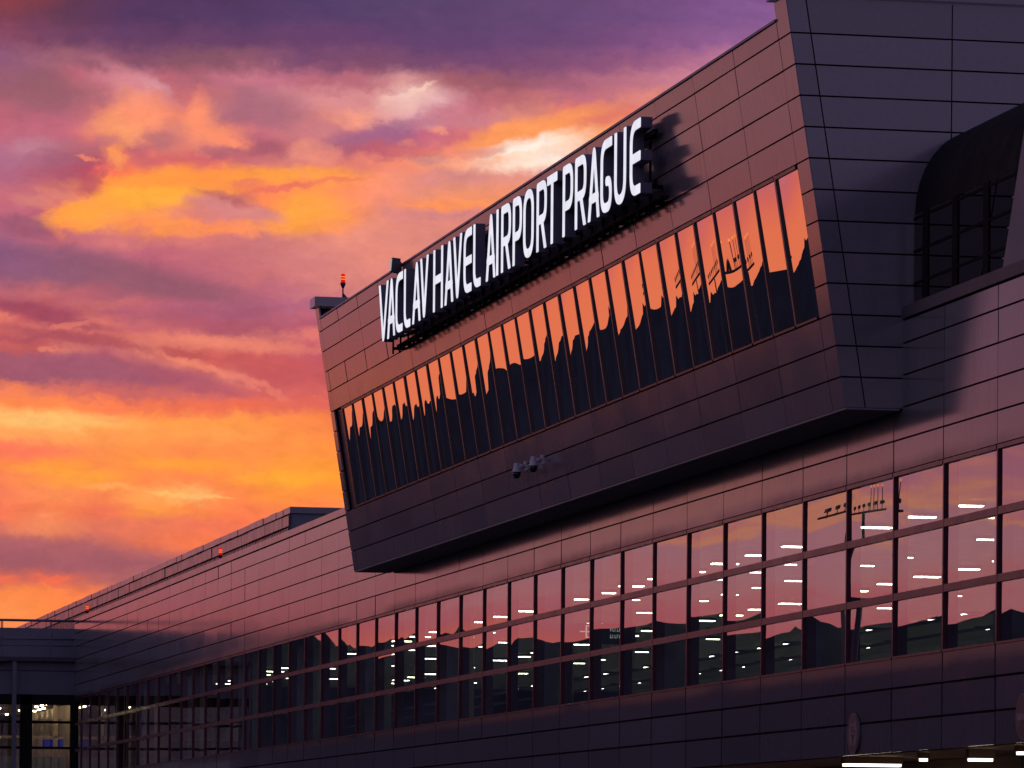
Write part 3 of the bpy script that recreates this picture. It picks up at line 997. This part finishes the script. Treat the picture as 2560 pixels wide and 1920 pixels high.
rb = random.Random(21)
NP = 31
YP = [83.98 + 1.507 * (j - 1) for j in range(NP + 1)]
YP[0] = FI0 + 0.05
for j in range(NP):
    y0, y1 = YP[j], YP[j + 1]
    b = MB()
    thick = 0.045 if j % 2 == 0 else 0.03

    def leanbox(ya, yb, za, zb, o0, o1):
        b.hexa([(xf(za, o0), ya, za), (xf(za, o1), ya, za), (xf(za, o1), yb, za), (xf(za, o0), yb, za),
                (xf(zb, o0), ya, zb), (xf(zb, o1), ya, zb), (xf(zb, o1), yb, zb), (xf(zb, o0), yb, zb)])
    leanbox(y1 - thick, y1 + thick, Z_W0, Z_W1, -0.01, 0.13)
    leanbox(y0 + 0.046, y1 - thick - 0.001, Z_W1 - 0.075, Z_W1 - 0.015, -0.015, 0.12)
    leanbox(y0 + 0.046, y1 - thick - 0.001, Z_W0 - 0.03, Z_W0 + 0.012, -0.02, 0.12)
    fr = b.obj('window', M['frame_box'], upper)
    b = MB()
    b.keep = True
    r = rb.random()
    if r < 0.7:
        A = rb.uniform(0.0030, 0.0046)
    else:
        A = rb.uniform(-0.0012, 0.0006)
    Bt, D, E = rb.gauss(0, 0.0006), rb.gauss(0, 0.0007), rb.gauss(0, 0.0010)
    C = rb.gauss(0.0, 0.0010)
    pane_grid(b, y0 + 0.04, y1 - 0.03, Z_W0 + 0.012, Z_W1 - 0.075, lambda z: xf(z, 0.03) - 0.0085 * (z - 12.85), 14, 10,
              lambda u, v: A * (2 * u - 1) ** 2 + Bt * (2 * u - 1) * (2 * v - 1) + D * (2 * u - 1) ** 3 + E * (2 * v - 1) + C * (2 * v - 1) ** 2)
    b.obj('pane', M['glass_box'], fr)
b = MB()                                                          # blank jamb at the far end of the strip
leanbox(YP[NP] + 0.046, FI1 - 0.002, Z_W0 - 0.02, Z_W1, 0.09, 0.2)
b.obj('jamb', M['frame_box'], upper)

# ------------------------------------------------------------------ illuminated sign: rounded stroke letters
TS = 0.107                                                         # half stroke


def seg_d(px, py, a, c):
    vx, vy = c[0] - a[0], c[1] - a[1]
    wx, wy = px - a[0], py - a[1]
    L = vx * vx + vy * vy
    t = max(0.0, min(1.0, (wx * vx + wy * vy) / L)) if L > 1e-12 else 0.0
    return hypot(wx - t * vx, wy - t * vy)


def rounded(pts, r, n=7):
    """polyline with its inner corners rounded"""
    out = [pts[0]]
    for i in range(1, len(pts) - 1):
        p0, p, p1 = Vector(pts[i - 1]), Vector(pts[i]), Vector(pts[i + 1])
        d0, d1 = (p0 - p), (p1 - p)
        rr = min(r, d0.length * 0.5 if i > 1 else d0.length * 0.95, d1.length * 0.5 if i < len(pts) - 2 else d1.length * 0.95)
        a, c = p + d0.normalized() * rr, p + d1.normalized() * rr
        for k in range(n + 1):
            t = k / n
            out.append(tuple(a * (1 - t) ** 2 + p * 2 * t * (1 - t) + c * t * t))
    out.append(pts[-1])
    return out


def strokes(ch, w, h):
    t = TS
    l, r, bt, tp = t, w - t, t, h - t
    m = w / 2
    o = 0.4                                                        # run past the box, cut flat
    if ch == 'V':
        return [rounded([(l - 0.06, h + o), (m, bt - 0.10), (r + 0.06, h + o)], 0.22)]
    if ch == 'A':
        return [rounded([(l - 0.06, -o), (m, tp + 0.10), (r + 0.06, -o)], 0.22), [(w * 0.22, h * 0.30), (w * 0.78, h * 0.30)]]
    if ch == 'C':
        return [rounded([(w + o, tp), (l, tp), (l, bt), (w + o, bt)], 0.42)]
    if ch == 'L':
        return [rounded([(l, h + o), (l, bt), (w + o, bt)], 0.38)]
    if ch == 'H':
        return [[(l, -o), (l, h + o)], [(r, -o), (r, h + o)], [(l, h * 0.5), (r, h * 0.5)]]
    if ch == 'E':
        return [rounded([(w + o, tp), (l, tp), (l, bt), (w + o, bt)], 0.38), [(l, h * 0.5), (w * 0.97 + o, h * 0.5)]]
    if ch == 'I':
        return [[(m, -o), (m, h + o)]]
    if ch == 'P':
        return [[(l, -o), (l, tp)], rounded([(l, tp), (r, tp), (r, h * 0.42), (l, h * 0.42)], 0.32)]
    if ch == 'R':
        return [[(l, -o), (l, tp)], rounded([(l, tp), (r, tp), (r, h * 0.45), (l, h * 0.45)], 0.30), [(w * 0.5, h * 0.45), (r + 0.14, -0.25)]]
    if ch == 'O':
        p = rounded([(m, tp), (r, tp), (r, bt), (l, bt), (l, tp), (m, tp)], 0.40)
        return [p]
    if ch == 'T':
        return [[(-o, tp), (w + o, tp)], [(m, -o), (m, tp)]]
    if ch == 'G':
        return [rounded([(w + o, tp), (l, tp), (l, bt), (r, bt), (r, h * 0.42), (w * 0.55, h * 0.42)], 0.36)]
    if ch == 'U':
        return [rounded([(l, h + o), (l, bt), (r, bt), (r, h + o)], 0.42)]


def letter_mesh(ch, w, h, shrink, n_h=64):
    """closed outline of the letter by marching over its distance field; returns quads/polys in (u, v)"""
    S = strokes(ch, w, h)
    st = h / n_h
    nu = int(w / st) + 3
    nv = n_h + 3
    vals = {}
    segs = [(a, c) for p in S for a, c in zip(p, p[1:])]
    for j in range(nv):
        for i in range(nu):
            u, v = (i - 1) * st, (j - 1) * st
            d = min(seg_d(u, v, a, c) for a, c in segs) - TS
            box = max(-u, u - w, -v, v - h)
            vals[(i, j)] = -max(d, box) - shrink
    polys = []
    for j in range(nv - 1):
        for i in range(nu - 1):
            cs = [(i, j), (i + 1, j), (i + 1, j + 1), (i, j + 1)]
            if all(vals[c] <= 0 for c in cs):
                continue
            pts = []
            for k in range(4):
                a, c = cs[k], cs[(k + 1) % 4]
                va, vc = vals[a], vals[c]
                pa = ((a[0] - 1) * st, (a[1] - 1) * st)
                pc = ((c[0] - 1) * st, (c[1] - 1) * st)
                if va > 0:
                    pts.append(pa)
                if (va > 0) != (vc > 0):
                    t = va / (va - vc)
                    t = min(0.999, max(0.001, t))
                    pts.append((pa[0] + (pc[0] - pa[0]) * t, pa[1] + (pc[1] - pa[1]) * t))
            if len(pts) >= 3:
                polys.append(pts)
    return polys


def extrude_letter(polys, y_left, z0, xfront, depth, mat, name, parent):
    bm = bmesh.new()
    cache = {}

    def vert(p):
        k = (round(p[0], 5), round(p[1], 5))
        if k not in cache:
            cache[k] = bm.verts.new((xfront, y_left - p[0], z0 + p[1]))
        return cache[k]
    for p in polys:
        vs = []
        for q in p:
            v = vert(q)
            if v not in vs:
                vs.append(v)
        if len(vs) >= 3:
            try:
                bm.faces.new(vs)
            except ValueError:
                pass
    r = bmesh.ops.extrude_face_region(bm, geom=bm.faces[:])
    for e in r['geom']:
        if isinstance(e, bmesh.types.BMVert):
            e.co.x += depth
    bmesh.ops.recalc_face_normals(bm, faces=bm.faces)
    me = bpy.data.meshes.new(name)
    bm.to_mesh(me)
    bm.free()
    me.materials.append(mat)
    o = bpy.data.objects.new(name, me)
    COL.objects.link(o)
    o.parent = parent
    return o


SX = -2.5                                                          # plane of the letter faces
SZ0, SH = 14.90, 1.50
sign = thing('rooftop_letter_sign', 'white glowing letters reading VACLAV HAVEL AIRPORT PRAGUE on a dark frame', 'sign')
WORDS = [('V', 119.72, 118.20), ('A', 118.46, 117.30), ('C', 117.30, 116.36), ('L', 116.18, 115.34), ('A', 115.12, 113.96), ('V', 114.14, 112.98),
         ('H', 112.42, 111.24), ('A', 111.06, 109.92), ('V', 110.06, 108.92), ('E', 108.76, 107.84), ('L', 107.65, 106.80),
         ('A', 106.26, 105.10), ('I', 105.08, 104.84), ('R', 104.54, 103.52), ('P', 103.30, 102.36), ('O', 102.20, 101.14), ('R', 100.84, 99.84), ('T', 99.80, 98.82),
         ('P', 98.27, 97.30), ('R', 97.10, 96.06), ('A', 95.94, 94.78), ('G', 94.76, 93.76), ('U', 93.54, 92.52), ('E', 92.20, 91.30)]
for ch, ya, yb in WORDS:
    w = ya - yb
    body = extrude_letter(letter_mesh(ch, w, SH, 0.0), ya, SZ0, SX + 0.012, 0.23, M['letter_side'], 'letter', sign)
    extrude_letter(letter_mesh(ch, w, SH, 0.014), ya, SZ0, SX, 0.0115, M['letter_face'], 'letter_face', body)
b = MB()
for zz in (15.12, 16.10):                                          # carrier rails
    b.box(SX + 0.246, SX + 0.33, 91.2, 119.6, zz - 0.05, zz + 0.05)
b.box(SX + 0.34, SX + 0.52, 91.0, 118.9, 14.78, 14.83)              # cable tray
y = 91.4
while y < 119.5:
    b.tube((SX + 0.46, y, 14.66), (SX + 0.46, y, 14.785), 0.03, n=8)
    y += 0.63
b.obj('carrier_frame', M['gap'], sign)
y = 91.9
while y < 119.5:
    b = MB()
    b.box(SX + 0.331, SX + 0.371, y - 0.03, y + 0.03, 14.66, 16.14)
    for zz in (14.80, 15.12, 16.10):
        b.box(SX + 0.365, xf(zz, 0.02), y - 0.035, y + 0.035, zz - 0.035, zz + 0.035)
    b.obj('bracket', M['gap'], sign)
    y += 1.02

# ------------------------------------------------------------------ small things on the block
def flood_light(y):
    t = thing('flood_light', 'small boxy black flood light on the parapet above the letter sign', 'flood light', (-2.3, y, 16.4))
    x = -2.35
    b = MB()
    b.hexa([(x - 0.10, y - 0.12, 16.60), (x + 0.13, y - 0.12, 16.56), (x + 0.13, y + 0.12, 16.56), (x - 0.10, y + 0.12, 16.60),
            (x - 0.07, y - 0.12, 16.94), (x + 0.14, y - 0.12, 16.92), (x + 0.14, y + 0.12, 16.92), (x - 0.07, y + 0.12, 16.94)])
    b.box(x + 0.14, x + 0.17, y - 0.10, y + 0.10, 16.62, 16.84)
    b.obj('housing', M['dark'], t)
    b = MB()
    b.hexa([(x - 0.110, y - 0.10, 16.62), (x - 0.1005, y - 0.10, 16.62), (x - 0.1005, y + 0.10, 16.62), (x - 0.110, y + 0.10, 16.62),
            (x - 0.083, y - 0.10, 16.92), (x - 0.0735, y - 0.10, 16.92), (x - 0.0735, y + 0.10, 16.92), (x - 0.083, y + 0.10, 16.92)])
    b.obj('lens', M['flood'], t)
    b = MB()
    b.tube((x + 0.10, y, 16.1), (x + 0.10, y, 16.57), 0.025, n=10)
    b.tube((x + 0.10, y, 16.3), (xf(16.3, 0.05), y, 16.3), 0.02, n=8)
    b.obj('post', M['dark'], t)


flood_light(118.3)


def beacon(x, y, z, post, label):
    t = thing('obstruction_light', label, 'warning light', (x, y, z), 'red aviation warning lights on the roofs')
    b = MB()
    b.tube((x, y, z), (x, y, z + post), 0.022, n=10)
    b.prism([(x - 0.02, z), (x + 0.16, z), (x + 0.0, z + 0.18)], 'y', y - 0.015, y + 0.015)
    b.lathe((x, y, z + post), [(0.0, -0.02), (0.03, 0.0), (0.062, 0.07), (0.075, 0.10), (0.075, 0.15), (0.0, 0.151)], 16)
    b.obj('base', M['dark'], t)
    b = MB()
    b.lathe((x, y, z + post + 0.15), [(0.0, 0.002), (0.060, 0.003), (0.060, 0.06), (0.054, 0.066), (0.060, 0.072), (0.060, 0.13), (0.054, 0.136), (0.060, 0.142), (0.058, 0.21), (0.042, 0.24), (0.0, 0.25)], 18)
    lens = b.obj('lens', M['red_lamp'], t)
    b = MB()
    b.lathe((x, y, z + post + 0.15), [(0.0, 0.079), (0.0612, 0.08), (0.0612, 0.10), (0.0, 0.101)], 18)
    b.lathe((x, y, z + post + 0.15), [(0.0, 0.147), (0.0612, 0.148), (0.0612, 0.168), (0.0, 0.169)], 18)
    b.obj('glow_band', M['red_core'], lens)
    return t


beacon(-1.48, 130.7, 17.36, 0.30, 'red warning light on a short post at the far top corner of the overhanging block')
beacon(0.15, 164.1, 12.19, 0.06, 'red warning light on the low parapet, the nearer one to the overhanging block')
beacon(0.15, 202.0, 12.19, 0.06, 'red warning light on the low parapet at the far left end of the terminal wing')


def dome_camera(y, z, label):
    x0 = xf(z)
    t = thing('security_camera', label, 'security camera', (x0, y, z), 'dome cameras on the overhanging block')
    b = MB()
    b.hexa([(xf(z - 0.10, -0.05), y - 0.07, z - 0.10), (xf(z - 0.10, -0.001), y - 0.07, z - 0.10), (xf(z - 0.10, -0.001), y + 0.07, z - 0.10), (xf(z - 0.10, -0.05), y + 0.07, z - 0.10),
            (xf(z + 0.10, -0.05), y - 0.07, z + 0.10), (xf(z + 0.10, -0.001), y - 0.07, z + 0.10), (xf(z + 0.10, -0.001), y + 0.07, z + 0.10), (xf(z + 0.10, -0.05), y + 0.07, z + 0.10)])
    b.tube((x0 - 0.045, y, z - 0.005), (x0 - 0.22, y, z - 0.015), 0.05, 0.06, n=14)
    b.obj('bracket', M['white_plastic'], t)
    b = MB()
    b.lathe((x0 - 0.24, y, z - 0.02), [(0.0, 0.085), (0.055, 0.08), (0.068, 0.055), (0.07, -0.02), (0.085, -0.03), (0.095, -0.10), (0.118, -0.118), (0.118, -0.13), (0.0, -0.131)], 24)
    b.obj('housing', M['white_plastic'], t)
    b = MB()
    b.lathe((x0 - 0.24, y, z - 0.02), [(0.0, -0.128), (0.092, -0.1315), (0.094, -0.17), (0.085, -0.215), (0.062, -0.255), (0.03, -0.275), (0.0, -0.28)], 24)
    b.obj('dome', M['black_dome'], t)


dome_camera(105.75, 10.90, 'white bracketed dome camera on the lower panels, the nearer of the pair')
dome_camera(107.55, 10.90, 'white bracketed dome camera on the lower panels, the farther of the pair')

# ------------------------------------------------------------------ traffic signs on the lower wall
def round_sign(y, z, r, label, kind):
    t = thing('traffic_sign', label, 'road sign', (-0.02, y, z))

    def disc(x0, x1, ra, mat, name, ri=0.0):
        b = MB()
        n = 40
        for k in range(n):
            a0, a1 = 2 * pi * k / n, 2 * pi * (k + 1) / n
            o0, o1 = (y + ra * cos(a0), z + ra * sin(a0)), (y + ra * cos(a1), z + ra * sin(a1))
            i0, i1 = (y + ri * cos(a0), z + ri * sin(a0)), (y + ri * cos(a1), z + ri * sin(a1))
            b.poly([(x0,) + o0, (x0,) + o1, (x0,) + i1, (x0,) + i0] if ri else [(x0,) + o0, (x0,) + o1, (x0, y, z)])
            b.poly([(x0,) + o0, (x0,) + o1, (x1,) + o1, (x1,) + o0])
        return b.obj(name, mat, t)
    disc(-0.05, -0.012, r, M['sign_white'], 'plate')
    if kind == 'height':
        disc(-0.054, -0.050, r * 0.95, M['sign_red'], 'red_ring', r * 0.70)
        b = MB()

        def tri(zc, up):
            s = 1 if up else -1
            b.prism([(y - 0.06, zc - 0.045 * s), (y + 0.06, zc - 0.045 * s), (y, zc + 0.045 * s)], 'x', -0.056, -0.0505)

        def dig(segs, oy, oz, s):
            for (u0, v0, u1, v1) in segs:
                ya, yb = oy - u0 * s, oy - u1 * s
                b.box(-0.056, -0.0505, min(ya, yb) - 0.014, max(ya, yb) + 0.014, oz + min(v0, v1) * s - 0.014, oz + max(v0, v1) * s + 0.014)
        three = [(0, 1, .5, 1), (.5, .14, .5, .42), (.5, .58, .5, .86), (0.1, .5, .5, .5), (0, 0, .5, 0)]
        five = [(0, 1, .5, 1), (0, .64, 0, .86), (0, .5, .5, .5), (.5, .14, .5, .36), (0, 0, .5, 0)]
        em = [(0, 0, 0, .86), (0.04, 1, .9, 1), (.45, 0, .45, .86), (.9, 0, .9, .86)]
        tri(z + 0.205, False)
        tri(z - 0.205, True)
        dig(three, y + 0.145, z - 0.035, 0.16)
        b.box(-0.056, -0.0505, y - 0.005, y + 0.022, z - 0.075, z - 0.03)
        dig(five, y - 0.05, z - 0.035, 0.16)
        dig(em, y + 0.03, z - 0.135, 0.06)
        b.obj('symbol', M['sign_black'], t)
    else:
        disc(-0.054, -0.050, r * 0.96, M['sign_red'], 'red_disc')
        b = MB()
        b.box(-0.059, -0.0545, y - r * 0.72, y + r * 0.72, z - r * 0.14, z + r * 0.14)
        b.obj('white_bar', M['sign_white'], t)


round_sign(84.49, 4.19, 0.375, 'round height limit sign with red ring reading 3,5 m on the lower wall', 'height')
round_sign(74.55, 4.21, 0.375, 'round no entry sign with a pale bar at the right edge of the lower wall', 'entry')

# ------------------------------------------------------------------ lamps under the wing
def tube_light(x0, x1, y, z, w, label):
    t = thing('tube_light', label, 'lamp', (x0, y, z))
    b = MB()
    b.box(x0 - 0.03, x1 + 0.03, y - w / 2 - 0.03, y + w / 2 + 0.03, z + 0.051, 3.86)
    b.obj('housing', M['warm_wall'], t)
    b = MB()
    b.box(x0, x1, y - w / 2, y + w / 2, z, z + 0.05)
    b.obj('tube', M['tube'], t)


tube_light(0.85, 1.95, 88.2, 3.675, 0.22, 'long bright tube lamp under the wing, left of the height limit sign beam end')
tube_light(1.2, 1.62, 81.4, 3.64, 0.14, 'short bright tube lamp under the wing below the no entry sign')
tube_light(1.25, 2.1, 78.8, 3.70, 0.12, 'warm tube lamp under the wing at the right edge of the view')
tube_light(1.2, 1.34, 84.4, 3.70, 0.08, 'tiny lamp glowing under the wing right of the height limit sign')

# ------------------------------------------------------------------ plant room on the roof
plant = thing('rooftop_plant_room', 'long low corrugated plant room on the terminal roof behind the parapet', 'building', (3, 166.5, 11.4))
PY0, PY1 = 166.5, 262.0
b = MB()
y = PY0 + 0.06
rr = random.Random(4)
while y < PY1:                                                     # vertical ribs
    wd = 0.17
    b.box(3.06 + rr.uniform(0, 0.012), 3.2, y, y + wd, 11.4, 13.62)
    y += 0.34
b.box(3.12, 9.0, PY0 + 0.05, PY1, 11.4, 13.64)
b.obj('wall', M['plant'], plant)
b = MB()
for k in range(int((PY1 - PY0) / 1.9)):
    ya = PY0 + k * 1.9
    b.box(2.99 + rr.uniform(-0.014, 0.014), 3.10, ya + 0.01, ya + 1.885, 13.66, 14.03)
b.obj('upper_panel', M['plant'], plant)
b = MB()
for k in range(int((PY1 - PY0) / 1.5)):
    ya = PY0 - 0.12 + k * 1.5
    b.box(2.93 + rr.uniform(-0.014, 0.014), 9.2, ya + 0.006, ya + 1.494, 14.06 + rr.uniform(-0.006, 0.006), 14.28 + rr.uniform(-0.01, 0.01))
b.obj('roof', M['coping'], plant)
b = MB()
b.box(3.0, 9.0, PY0 - 0.02, PY0 + 0.048, 11.4, 14.05)
b.box(3.2, 9.0, PY0 - 0.05, PY0 - 0.021, 13.55, 13.60)
b.box(3.28, 3.34, PY0 - 0.05, PY0 - 0.021, 11.4, 13.549)
b.obj('end_wall', M['steel'], plant)
b = MB()
b.tube((2.95, PY0 - 0.06, 11.4), (2.95, PY0 - 0.06, 14.02), 0.05, n=10)
b.obj('downpipe', M['dark'], plant)

# ------------------------------------------------------------------ glazed stair hall and grey wing wall on the right-hand roof
stair = thing('glazed_stair_hall', 'dark glazed stair hall with sloping top against the end wall of the overhanging block', 'building', (0.5, 78.0, 11.4))
SY0, SY1 = 60.0, BY0 - 0.03
b = MB()
ARC = [(0.20 + 1.1 * (1 - cos(t * pi / 16)), 13.3 + 1.5 * sin(t * pi / 16)) for t in range(9)]
b.prism([(0.22, 11.4), (6.0, 11.4), (6.0, 14.78)] + [(x + 0.03, z - 0.02) for x, z in reversed(ARC)], 'y', SY0, SY1)
b.obj('core', M['gap'], stair)
b = MB()
for ya in [SY1 - 0.55 - 1.75 * k for k in range(8)]:
    b.box(0.165, 0.184, ya - 0.30, ya, 11.42, 13.30)
for zz in (12.05, 12.62, 13.2):
    b.box(0.172, 0.183, SY0, SY1, zz, zz + 0.05)
b.obj('column', M['gap'], stair)
b = MB()
b.box(0.186, 0.198, SY0, SY1, 11.45, 13.295)
b.obj('glazing', M['glass_dark'], stair)
b = MB()
b.prism([(x - 0.01, z + 0.004) for x, z in ARC] + [(x + 0.005, z - 0.008) for x, z in reversed(ARC)], 'y', SY0, SY1)
b.obj('roof', M['stair_roof'], stair)
wing = MB()
wing.prism([(76.05, 11.60), (70.0, 11.60), (70.0, 15.2), (74.2, 15.2)], 'x', 0.02, 0.14)
wing_o = wing.obj('wing_wall', M['panel_grey'])
tag(wing_o, 'pale grey slanted metal wall standing on the parapet at the right edge', 'wall')

# ------------------------------------------------------------------ annex at the far left end
annex = thing('annex_building', 'grey link building with lit ground-floor lounge at the far left end of the wing', 'building', (-8, 205, 0))
AY = 205.22
b = MB()
b.box(-7.5, 0.3, AY, AY + 0.25, 8.93, 9.93)
b.box(-7.5, 0.3, AY + 0.01, AY + 0.25, 9.96, 10.34)
b.obj('fascia', M['steel'], annex)
b = MB()
b.box(-7.5, -0.005, AY - 0.35, AY + 0.3, 10.343, 10.52)
b.box(-7.5, -2.95, AY - 0.75, AY - 0.36, 10.30, 10.50)
b.obj('edge_beam', M['dark'], annex)
b = MB()
b.box(-7.5, 6.0, AY + 1.9, AY + 2.2, 10.5, 11.42)
b.box(-7.5, 6.0, AY + 1.85, AY + 2.25, 11.50, 11.86)
b.obj('upstand_wall', M['panel_grey'], annex)
b = MB()
b.box(-7.5, 6.0, AY + 1.80, AY + 2.3, 11.425, 11.495)
b.obj('upstand_rail', M['coping'], annex)
for xc in (-2.62, -7.3):
    b = MB()
    b.box(xc - 0.085, xc + 0.085, AY - 0.62, AY - 0.40, 0.0, 10.30)
    b.obj('column', M['steel'], annex)
b = MB()
b.box(-2.28, -1.78, AY + 0.02, AY + 0.45, 0.0, 8.92)
b.box(-0.12, 0.3, AY + 0.02, AY + 0.45, 0.0, 8.92)
b.box(-7.5, -0.1, AY + 0.02, AY + 0.4, 8.50, 8.925)
for zz in (7.70, 6.60):
    b.box(-7.5, -2.281, AY + 0.06, AY + 0.2, zz, zz + 0.11)
    b.box(-1.779, -0.101, AY + 0.06, AY + 0.2, zz, zz + 0.11)
b.obj('window_frame', M['gap'], annex)
b = MB()
b.box(-7.5, -2.29, AY + 0.22, AY + 0.23, 0.5, 8.5)
b.box(-1.77, -0.11, AY + 0.22, AY + 0.23, 0.5, 8.5)
b.obj('glazing', M['glass_annex'], annex)
b = MB()
b.box(-7.5, 0.3, AY + 0.46, AY + 30, 8.62, 8.8)
b.obj('ceiling', M['warm_wall'], annex)
b = MB()
b.box(-7.5, -0.02, AY + 24, AY + 24.3, 0.0, 8.6)
b.box(-0.02, 0.05, AY + 0.5, AY + 24, 0.0, 8.6)
b.obj('back_wall', M['warm_wall'], annex)
b = MB()
b.box(-7.5, -0.02, AY + 0.5, AY + 24, 4.6, 4.8)
b.obj('floor_slab', M['floor'], annex)
b = MB()
b.box(-7.5, -0.12, AY + 2.0, AY + 2.15, 4.9, 6.32)
b.obj('counter', M['inner'], annex)
b = MB()
for xc in (-1.52, -0.42, -4.0, -6.5):
    b.box(xc - 0.09, xc + 0.09, AY + 3.0, AY + 3.2, 4.8, 8.6)
b.box(-7.5, -0.1, AY + 3.0, AY + 3.2, 7.12, 7.24)
b.obj('partition_post', M['warm_wall'], annex)
b = MB()
b.box(-7.5, -0.1, AY + 3.25, AY + 3.3, 7.25, 8.0)
b.obj('partition_glass', M['glass_annex'], annex)
b = MB()
b.box(-7.5, 0.3, AY + 0.31, AY + 26, 8.93, 10.4)
b.obj('roof', M['soffit'], annex)

scr = MB()
scr.box(-0.95, -0.05, AY + 3.34, AY + 3.40, 6.78, 7.10)
so2 = scr.obj('display_screen', M['screen'])
tag(so2, 'blue glowing display screen inside the lounge of the link building', 'screen')

for k, (x, y) in enumerate([(-0.94, 211.2), (-0.89, 209.5), (0.0 - 0.35, 222.0), (-0.38, 219.5), (-0.36, 217.2), (-0.37, 215.2), (-0.40, 213.2), (-1.06, 222.5), (-1.07, 216.7), (-2.3, 214.0), (-2.9, 210.0), (-0.5, 206.8), (-1.4, 206.8), (-2.6, 206.8), (-0.9, 207.7)]):  # the last entries are added, hidden by the header, to light posts and counter
    t = thing('downlight', 'small warm downlight in the lounge ceiling of the link building, the nearest ones added unseen for light', 'ceiling light', (x, y, 8.6), 'downlights in the lounge of the link building')
    b = MB()
    b.lathe((x, y, 8.6), [(0.0, -0.035), (0.05, -0.03), (0.07, -0.015), (0.075, 0.019)], 14)
    b.obj('lens', M['downlight'], t)

rail = thing('guard_rail', 'dark steel guard rail along the roof edge of the link building', 'railing', (-8, AY - 0.1, 10.5))
b = MB()
b.tube((-7.5, AY - 0.1, 12.09), (-0.02, AY - 0.1, 12.09), 0.055, n=12)
b.obj('top_rail', M['steel'], rail)
b = MB()
b.tube((-7.5, AY - 0.1, 11.30), (-0.02, AY - 0.1, 11.30), 0.03, n=10)
b.tube((-7.5, AY - 0.1, 11.02), (-0.02, AY - 0.1, 11.02), 0.03, n=10)
b.obj('lower_rail', M['steel'], rail)
for xc in (-1.02, -3.12, -5.2, -7.3):
    b = MB()
    b.box(xc - 0.045, xc - 0.015, AY - 0.16, AY - 0.04, 10.52, 12.04)
    b.box(xc + 0.015, xc + 0.045, AY - 0.16, AY - 0.04, 10.52, 12.04)
    b.obj('post', M['steel'], rail)
for xc in (-0.13, -2.26, -4.3, -6.4):
    b = MB()
    b.box(xc - 0.03, xc + 0.03, AY - 0.13, AY - 0.07, 10.52, 11.27)
    b.obj('post', M['steel'], rail)

# ------------------------------------------------------------------ floodlight mast in the forecourt (seen in the glass)
mast = thing('floodlight_mast', 'tall forecourt floodlight mast mirrored in the terminal windows', 'light mast', (-33.1, 199.8, 0))
MX, MY = -33.1, 199.8
b = MB()
b.tube((MX, MY, 0), (MX, MY, 17.0), 0.24, 0.14, n=16)
b.obj('pole', M['dark'], mast)
dxm, dym = 0.31, 0.95
b = MB()
b.tube((MX - dxm * 2.8, MY - dym * 2.8, 17.0), (MX + dxm * 2.8, MY + dym * 2.8, 17.15), 0.06, n=10)
for k in range(-3, 4):
    b.box(MX + dxm * k * 0.8 - 0.08, MX + dxm * k * 0.8 + 0.08, MY + dym * k * 0.8 - 0.22, MY + dym * k * 0.8 + 0.22, 17.36, 17.54)
    b.tube((MX + dxm * k * 0.8, MY + dym * k * 0.8, 17.05), (MX + dxm * k * 0.8, MY + dym * k * 0.8, 17.4), 0.03, n=6)
b.obj('lamp_frame', M['dark'], mast)
b = MB()
for k in (-2.4, -1.9, -1.4, -1.0):
    b.tube((MX + dxm * k, MY + dym * k, 17.0), (MX + dxm * k, MY + dym * k, 18.3), 0.03, n=6)
b.obj('antenna', M['dark'], mast)
b = MB()
for k in (-2.4, -1.9, -1.4, -1.0):
    b.lathe((MX + dxm * k, MY + dym * k, 18.3), [(0.0, 0.0), (0.07, 0.01), (0.07, 0.12), (0.0, 0.13)], 8)
b.obj('red_lamp', M['red_core'], mast)
